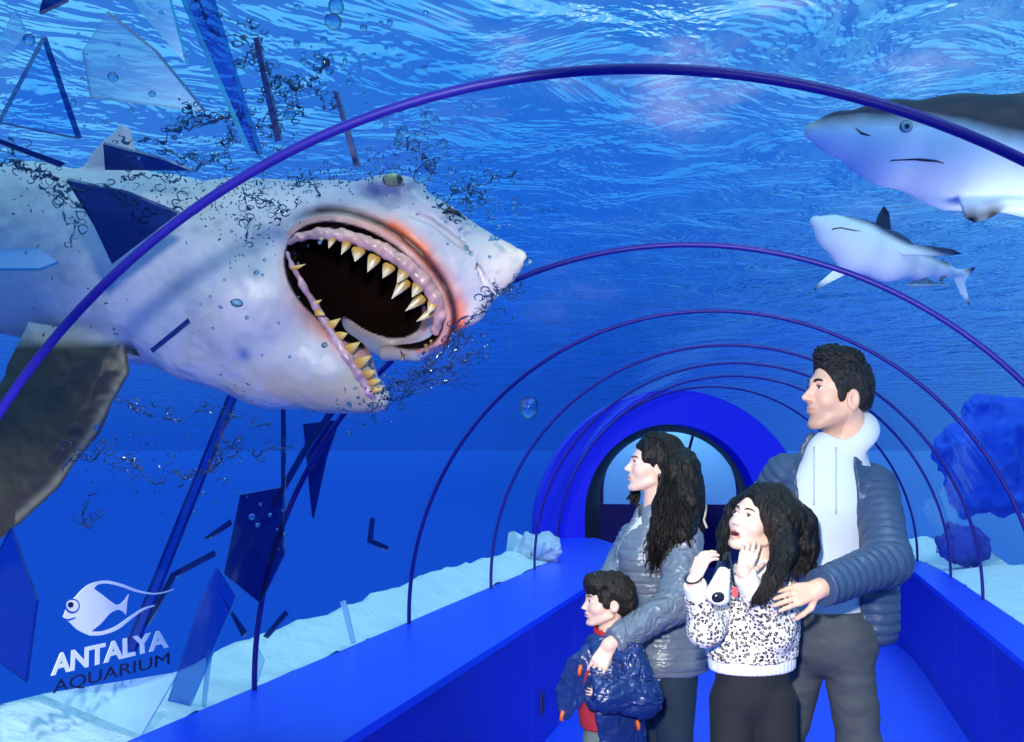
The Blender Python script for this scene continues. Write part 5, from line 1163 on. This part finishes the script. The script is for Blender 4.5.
for v in bm.verts: v.co += Vector((math.sin(v.co.y*3)*.06, math.sin(v.co.z*3+1)*.06, math.sin(v.co.x*3+2)*.06))
bm.to_mesh(me_b); bm.free(); me_b.materials.append(M_BUB); me_b.polygons.foreach_set('use_smooth', [True]*len(me_b.polygons))
rb = random.Random(11)
def bubble(px, py, d, rpx, label, group, asp=1.0):
    o = bpy.data.objects.new('bubble', me_b); COL.objects.link(o); o.location = Vector(W(px, py, d).tolist()); r = rpx*d/F
    o.scale = (r*rb.uniform(.85, 1.1), r*rb.uniform(.85, 1.1), r*asp*rb.uniform(.85, 1.1)); o.rotation_euler = (rb.uniform(-.5, .5), rb.uniform(-.6, .6), rb.uniform(0, 6)); return tag(o, label, 'bubble', group)
for px, py, r, lab, asp in ((336, 6, 8, 'large round bubble at the top edge above the nearest rib', 1), (333, 22, 9, 'large round bubble just below the topmost bubble', .9), (424, 172, 7.5, 'tall oval bubble right of the eye of the huge shark', 1.9), (113, 77, 5.2, 'round bubble on the large pale five sided shard', 1), (152, 94, 4, 'small round bubble left of the long clear blade', 1), (29, 40, 6, 'dark bubble beside the small pale pointed shard', 1), (239, 64, 6, 'flattened oval bubble right of the long clear blade', .7), (290, 114, 7, 'flattened oval bubble right of the thin dark sliver', .7), (528, 262, 4.5, 'round bubble just off the tip of the shark snout', 1), (529, 408, 10, 'dark lumpy bubble low down between the third rib and the jaw', 1.3), (237, 303, 7, 'flat oval bubble on the jaw muscle of the huge shark', .5)):
    bubble(px, py, 2.45 if px < 400 else 2.7, r, lab, 'large bubbles', asp)
def cloud(n, fn, d, rr, label, group):
    for _ in range(n):
        x, y = fn(); bubble(x, y, d+rb.uniform(-.12, .12), rb.uniform(*rr)*rb.uniform(.6, 1), label, group)
G = lambda cx, cy, sx, sy: (lambda: (rb.gauss(cx, sx), rb.gauss(cy, sy)))
cloud(46, G(350, 60, 34, 34), 2.5, (1.5, 4.6), 'small bubble rising in the loose stream above the nearest rib', 'bubbles rising above the nearest rib')
cloud(42, G(428, 140, 24, 22), 2.7, (1.5, 5), 'small bubble in the cluster above the eye of the huge shark', 'bubbles above the shark eye')
cloud(44, G(490, 210, 28, 26), 2.7, (1.2, 4.2), 'small bubble in the cluster along the snout of the huge shark', 'bubbles along the snout')
cloud(40, lambda: (lambda t: (340+150*t+rb.gauss(0, 12), 412-80*t+rb.gauss(0, 9)))(rb.random()), 2.75, (1.3, 4), 'small bubble in the spray under the open jaws', 'bubbles under the jaws')
cloud(40, lambda: (lambda t: (60+230*t, 470-40*math.sin(t*5)+rb.gauss(0, 22)))(rb.random()), 2.5, (1.2, 3.6), 'small bubble drifting in the water under the shark belly', 'bubbles under the belly')
cloud(26, G(120, 90, 50, 45), 2.4, (1.2, 3.4), 'small bubble drifting among the upper left shards', 'bubbles among the shards')
cloud(24, lambda: (rb.uniform(195, 330), rb.uniform(215, 360)), 2.35, (1.0, 3.0), 'small bubble in front of the pale flank of the huge shark', 'bubbles before the flank')

# ---------------------------------------------------------------- splashes: twisted threads and fine spray
def splash(name, lines, sprays, label, seed):
    g = np.random.default_rng(seed); m = MB()
    for pts, d, r in lines:
        P, R = wavy([W(x, y, d) for x, y in pts], 1.0, 0, 1, 0, n=14*len(pts)); n = len(P); u = np.arange(n)
        wob = np.cumsum(g.normal(0, 1, (n, 2)), 0); wob -= np.linspace(0, 1, n)[:, None]*wob[-1]; wob *= .0035
        P = P+np.outer(wob[:, 0], RGT)+np.outer(wob[:, 1], UPV); rr = r*d/F*np.clip(.55+.5*np.sin(u*.55+g.uniform(0, 6))+.35*g.normal(0, 1, n), .22, 1.7); m.tube(P, rr, 7)
        for _ in range(int(n*.20)):                        # curls and rings hanging off the thread
            i = g.integers(2, n-2); c = P[i]+(RGT*g.normal(0, 6)+UPV*g.normal(0, 6))*d/F; q = g.uniform(2.0, 5.5)*d/F; a0 = g.uniform(0, 6); L = g.uniform(4.6, 6.3); e = g.uniform(.5, 1)
            an = np.linspace(a0, a0+L, 11); m.tube([c+q*(math.cos(a)*RGT+math.sin(a)*UPV*e)+FWD*q*.5*math.sin(a*2) for a in an], np.full(11, g.uniform(.35, .8)*d/F)*np.clip(np.sin(np.linspace(.1, 3.05, 11))+.3, .3, 1), 5)
    for n, fx, d, rr in sprays:
        for _ in range(n):
            x, y = fx(g); c = W(x, y, d+g.uniform(-.1, .1)); r = g.uniform(*rr)*d/F
            if g.random() < .3:
                a = g.uniform(0, 6); L = g.uniform(1.5, 5); dirv = math.cos(a)*RGT+math.sin(a)*UPV; bn = g.uniform(-1, 1); m.tube([c, c+dirv*L*.5*d/F+UPV*bn*d/F, c+dirv*L*d/F], np.array([.4, 1, .3])*r, 5)
            else:
                V = [c+r*np.array(q) for q in ((1, 0, 0), (-1, 0, 0), (0, 1, 0), (0, -1, 0), (0, 0, 1), (0, 0, -1))]; m.add(V, [(0, 2, 4), (2, 1, 4), (1, 3, 4), (3, 0, 4), (2, 0, 5), (1, 2, 5), (3, 1, 5), (0, 3, 5)])
    o = m.build(name, M_SPL); recenter(o); tag(o, label, 'splash', kind='stuff'); return o
def spl_mat():
    t = NT('splash_water'); g = t.n('ShaderNodeBsdfRefraction'); g.inputs['IOR'].default_value = 1.33; g.inputs['Color'].default_value = (.35, .62, .75, 1); g.inputs['Roughness'].default_value = .0
    s = t.n('ShaderNodeBsdfGlossy'); s.inputs['Roughness'].default_value = .05; dk = t.n('ShaderNodeBsdfDiffuse'); dk.inputs[0].default_value = lin(3, 26, 66)
    m1 = t.n('ShaderNodeMixShader'); m1.inputs[0].default_value = .5; t.l(g.outputs[0], m1.inputs[1]); t.l(dk.outputs[0], m1.inputs[2])
    m2 = t.n('ShaderNodeMixShader'); m2.inputs[0].default_value = .12; t.l(m1.outputs[0], m2.inputs[1]); t.l(s.outputs[0], m2.inputs[2]); t.l(m2.outputs[0], t.out.inputs[0]); return t.mat
M_SPL = spl_mat()
U_ = lambda x0, x1, y0, y1: (lambda g: (g.uniform(x0, x1), g.uniform(y0, y1)))
splash('splash', [([(194, -4), (214, 18), (240, 26), (262, 40), (277, 58), (288, 72), (302, 84)], 2.5, 1.9), ([(200, 14), (228, 28), (250, 50), (252, 66), (240, 76), (251, 98), (236, 116), (207, 122), (188, 118)], 2.5, 1.0), ([(120, 136), (142, 146), (166, 140), (186, 128), (190, 112), (184, 108)], 2.5, 1.7), ([(302, 84), (284, 70), (276, 84), (282, 98), (266, 118), (268, 138)], 2.5, 1.1), ([(306, 78), (318, 70), (326, 60), (318, 58)], 2.5, 1.6), ([(310, 86), (322, 96), (334, 100)], 2.5, 1.4), ([(186, 128), (214, 116), (238, 120), (252, 132), (270, 124)], 2.5, 1.5), ([(266, 60), (258, 96), (272, 112), (262, 140), (282, 150)], 2.5, 1.1), ([(226, 122), (230, 146), (214, 158), (240, 168)], 2.5, 1.2), ([(300, 84), (296, 104), (308, 118)], 2.5, 1.1)],
       [(110, U_(170, 300, 90, 150), 2.5, (.5, 1.3))], 'twisted threads of splashing water above the nearest rib', 5)
splash('splash', [([(0, 168), (24, 176), (46, 186), (66, 194), (84, 206)], 2.55, 2.0), ([(10, 140), (20, 158), (30, 172), (42, 184)], 2.55, 1.2), ([(120, 178), (150, 170), (180, 176), (214, 160)], 2.6, 1.3), ([(130, 214), (160, 200), (196, 206)], 2.6, 1.0), ([(66, 194), (90, 196), (112, 206), (136, 200)], 2.55, 1.7), ([(160, 150), (186, 156), (204, 146), (226, 150)], 2.6, 1.2), ([(40, 184), (60, 206), (76, 230), (70, 246)], 2.55, 1.0)],
       [(190, U_(120, 230, 150, 215), 2.6, (.5, 1.2)), (40, U_(0, 80, 150, 215), 2.55, (.5, 1.2))], 'threads and spray of water over the back of the huge shark', 6)
splash('splash', [([(232, 178), (262, 190), (286, 206), (300, 196)], 2.5, 1.2), ([(246, 200), (252, 222), (246, 246)], 2.5, 1.2), ([(296, 186), (314, 182), (318, 196)], 2.5, 1.0), ([(272, 200), (276, 226)], 2.5, 1.0), ([(430, 206), (452, 198), (480, 182), (516, 170)], 2.72, 1.3), ([(398, 130), (412, 146), (428, 156), (440, 176)], 2.72, 1.5), ([(448, 218), (470, 206), (484, 190)], 2.72, 1.2)],
       [(380, lambda g: (lambda t: (215+215*t, 196-34*t+g.normal(0, 9)))(g.random()), 2.6, (.5, 1.2)), (130, lambda g: (g.normal(460, 30), g.normal(190, 14)), 2.72, (.5, 1.2)), (120, lambda g: (g.normal(245, 35), g.normal(215, 22)), 2.45, (.5, 1.1))], 'fine spray and threads of water around the head of the huge shark', 7)
splash('splash', [([(378, 412), (400, 398), (424, 384), (452, 366), (482, 350)], 2.75, 1.4), ([(390, 396), (420, 372), (448, 352), (470, 330)], 2.75, 1.2), ([(440, 345), (470, 318), (500, 292), (522, 282)], 2.7, 1.3), ([(450, 360), (480, 330), (505, 312)], 2.72, 1.2), ([(400, 404), (430, 388), (458, 380)], 2.75, 1.2), ([(484, 300), (496, 286), (516, 276)], 2.68, 1.5)],
       [(330, lambda g: (lambda t: (345+150*t+g.normal(0, 10), 418-84*t+g.normal(0, 11)))(g.random()), 2.75, (.5, 1.2))], 'dark spray of water streaming off the open jaws', 8)
splash('splash', [([(92, 440), (120, 460), (150, 466), (176, 484), (200, 478), (232, 456), (262, 444), (292, 446)], 2.5, 1.2), ([(180, 484), (192, 472), (206, 468), (214, 452), (240, 440)], 2.5, 1.2), ([(100, 490), (88, 512), (92, 526)], 2.5, 1.0), ([(120, 400), (150, 412), (180, 420), (220, 410), (270, 424)], 2.55, 1.0), ([(60, 470), (80, 456), (100, 452)], 2.5, 1.0)],
       [(200, lambda g: (lambda t: (70+250*t, 440+24*math.sin(t*7)+g.normal(0, 22)))(g.random()), 2.5, (.5, 1.1)), (70, U_(20, 130, 240, 420), 2.4, (.5, 1.1))], 'dark threads of water drifting below the belly of the huge shark', 9)

# ---------------------------------------------------------------- lettering and fish emblem on the left acrylic wall
m_white = principled('decal_white', lin(246, 248, 250), .6); m_ring = principled('decal_blue', lin(28, 66, 176), .6); m_ink = principled('decal_navy', lin(8, 18, 66), .6)
RD = RT-.010
def on_glass(px, py): return W(px, py, hit(px, py, RD))
def glass_patch(name, polys, mat, parent):
    """flat outlines given in picture pixels, laid on the curved wall as thin film"""
    bm = bmesh.new()
    for poly in polys:
        vs_ = [bm.verts.new(on_glass(x, y).tolist()) for x, y in poly]; bm.faces.new(vs_).normal_update()
    bmesh.ops.triangulate(bm, faces=bm.faces[:], ngon_method='EAR_CLIP'); r = bmesh.ops.extrude_face_region(bm, geom=bm.faces[:])
    nrm = np.array([1.0, 0, 0])*.002
    for e in r['geom']:
        if isinstance(e, bmesh.types.BMVert): e.co += Vector(nrm.tolist())
    bmesh.ops.recalc_face_normals(bm, faces=bm.faces[:]); me = bpy.data.meshes.new(name); bm.to_mesh(me); bm.free(); return link(name, me, mat, parent, False)
E0 = lambda x, y: (40+x*.18868, 565+y*.18868)
def crv(pts, k=8):
    C = np.array(pts, float); n = len(C); out = []
    for i in range(n-1):
        p0, p1, p2, p3 = C[max(i-1, 0)], C[i], C[i+1], C[min(i+2, n-1)]
        for j in range(k):
            u = j/k; out.append(tuple(.5*((2*p1)+(-p0+p2)*u+(2*p0-5*p1+4*p2-p3)*u*u+(-p0+3*p1-3*p2+p3)*u**3)))
    out.append(tuple(C[-1])); return out
logo = empty('fish_emblem', on_glass(110, 610).tolist(), 'white fish emblem on the lower left acrylic wall above the lettering', 'sign')
upper = crv([(290, 90), (350, 82), (430, 100), (510, 130), (590, 147), (650, 142), (706, 127)]); under = crv([(706, 132), (650, 150), (590, 156), (505, 142), (425, 114), (350, 98), (300, 106), (284, 126)])
tail = crv([(284, 126), (330, 160), (375, 195), (404, 211), (428, 204)], 5)+[(450, 182), (468, 154), (459, 195), (453, 262), (436, 244), (412, 236)]+crv([(412, 236), (370, 255), (320, 310), (268, 352)], 5)[1:]
lowo = crv([(262, 374), (200, 345), (150, 300), (124, 278)], 6); face = [(120, 274)]+crv([(120, 274), (130, 250), (142, 214), (160, 192), (186, 168), (215, 135), (250, 106), (290, 90)], 5)[1:]
strip = crv([(268, 352), (330, 350), (400, 323), (480, 268), (545, 228), (604, 212)])+crv([(604, 218), (548, 239), (485, 283), (410, 341), (330, 370), (262, 374)])
glass_patch('fish_body', [[E0(*q) for q in face[:-1]+[(290, 90)]+tail+lowo]], m_white, logo)
glass_patch('fin_streamer', [[E0(*q) for q in upper+under]], m_white, logo); glass_patch('fin_streamer', [[E0(*q) for q in strip]], m_white, logo)
def disc(cx, cy, r, n=24): return [E0(cx+r*math.cos(2*PI*k/n), cy+r*math.sin(2*PI*k/n)) for k in range(n)]
RD = RT-.0125; er_ = glass_patch('eye_ring', [disc(170, 216, 38)], m_ring, logo); glass_patch('mouth', [[E0(*q) for q in [(120, 281), (150, 287), (186, 276), (186, 281), (150, 294), (122, 287)]]], m_ring, logo)
RD = RT-.015; glass_patch('eyeball', [disc(170, 216, 31)], m_white, er_)
RD = RT-.0175; glass_patch('pupil', [disc(161, 210, 14)], m_ink, er_); RD = RT-.010
def text_on_glass(word, quad, mat, parent, bold):
    cu = bpy.data.curves.new('lettering', 'FONT'); cu.body = word; cu.size = 1; cu.offset = bold; cu.resolution_u = 6
    to = bpy.data.objects.new('lettering_tmp', cu); COL.objects.link(to); dg = bpy.context.evaluated_depsgraph_get(); me = bpy.data.meshes.new_from_object(to.evaluated_get(dg)); bpy.data.objects.remove(to)
    n = len(me.vertices); a = np.empty(n*3, np.float32); me.vertices.foreach_get('co', a); a = a.reshape(-1, 3); lo, hi = a.min(0), a.max(0); u = (a[:, 0]-lo[0])/(hi[0]-lo[0]); v = (a[:, 1]-lo[1])/(hi[1]-lo[1])
    q = np.array(quad, float); P = (q[0][None]*((1-u)*(1-v))[:, None]+q[1][None]*(u*(1-v))[:, None]+q[2][None]*(u*v)[:, None]+q[3][None]*((1-u)*v)[:, None])
    w_ = np.array([on_glass(x, y) for x, y in P]); bm = bmesh.new(); bm.from_mesh(me)
    for vv, p in zip(bm.verts, w_): vv.co = Vector(p.tolist())
    r = bmesh.ops.extrude_face_region(bm, geom=bm.faces[:])
    for e in r['geom']:
        if isinstance(e, bmesh.types.BMVert): e.co.x += .002
    bmesh.ops.recalc_face_normals(bm, faces=bm.faces[:]); me2 = bpy.data.meshes.new('lettering'); bm.to_mesh(me2); bm.free(); bpy.data.curves.remove(cu); me2.polygons.foreach_set('use_smooth', [False]*len(me2.polygons))
    o = link('lettering', me2, mat, None, False); recenter(o); return o
o = text_on_glass('ANTALYA', [E0(56, 588), E0(680, 436), E0(672, 338), E0(64, 474)], m_white, None, .030); tag(o, 'bold white lettering on the lower left acrylic wall', 'sign')
o = text_on_glass('AQUARIUM', [E0(66, 694), E0(684, 536), E0(684, 462), E0(70, 612)], m_ink, None, .0); tag(o, 'thin dark lettering right below the bold white lettering', 'sign')

# ---------------------------------------------------------------- reef rocks outside the acrylic
def rock(px, py, d, r, sq, colr, label):
    c = W(px, py, d); mt = principled('reef_rock', colr, .9, var=.35, vscale=5, bump=.4, bscale=8, bdist=.03)
    fn = lambda p: ell(p, c, (r, r*1.1, r*sq))*.7-r*.28*fbm(p, 1.6/r, 4)*.7
    o = sdf_obj('rock', fn, c-r*np.array([1.7, 1.8, 1.7*max(sq, 1)]), c+r*np.array([1.7, 1.8, 1.7*max(sq, 1)]), r/15, mt, None); recenter(o); return tag(o, label, 'rock')
rock(990, 455, 9.0, .34, 1.3, lin(20, 84, 214), 'tall dark blue rock in the water beyond the right acrylic wall')
rock(962, 545, 8.6, .17, .8, lin(40, 60, 160), 'low dark rock at the foot of the far right acrylic wall')
rock(541, 548, 9.3, .15, .8, lin(190, 210, 224), 'small pale rock outside the far left acrylic wall')

# ---------------------------------------------------------------- socket on the left plinth
def on_plinth(px, py):
    d = W(px, py, 1.0)-CAMP; return CAMP+d*(XLF/d[0])
c = on_plinth(541, 702); so = empty('wall_socket', c.tolist(), 'small dark wall socket on the left plinth beside the boy', 'socket')
m = MB(); m.box((XLF+.002, c[1]-.045, c[2]-.055), (XLF+.012, c[1]+.045, c[2]+.055)); m.build('faceplate', principled('socket_plate', lin(10, 20, 110), .4), so, False)
m = MB(); m.box((XLF+.012, c[1]-.028, c[2]-.036), (XLF+.016, c[1]+.028, c[2]+.036)); m.build('socket_insert', principled('socket_insert', lin(4, 8, 50), .3), so, False)
BAYS = {}
for k in range(len(EDGES)-1):
    BAYS[k+1] = bay(k+1, EDGES[k], EDGES[k+1], HOLE if (HOLE and k == 2) else None)
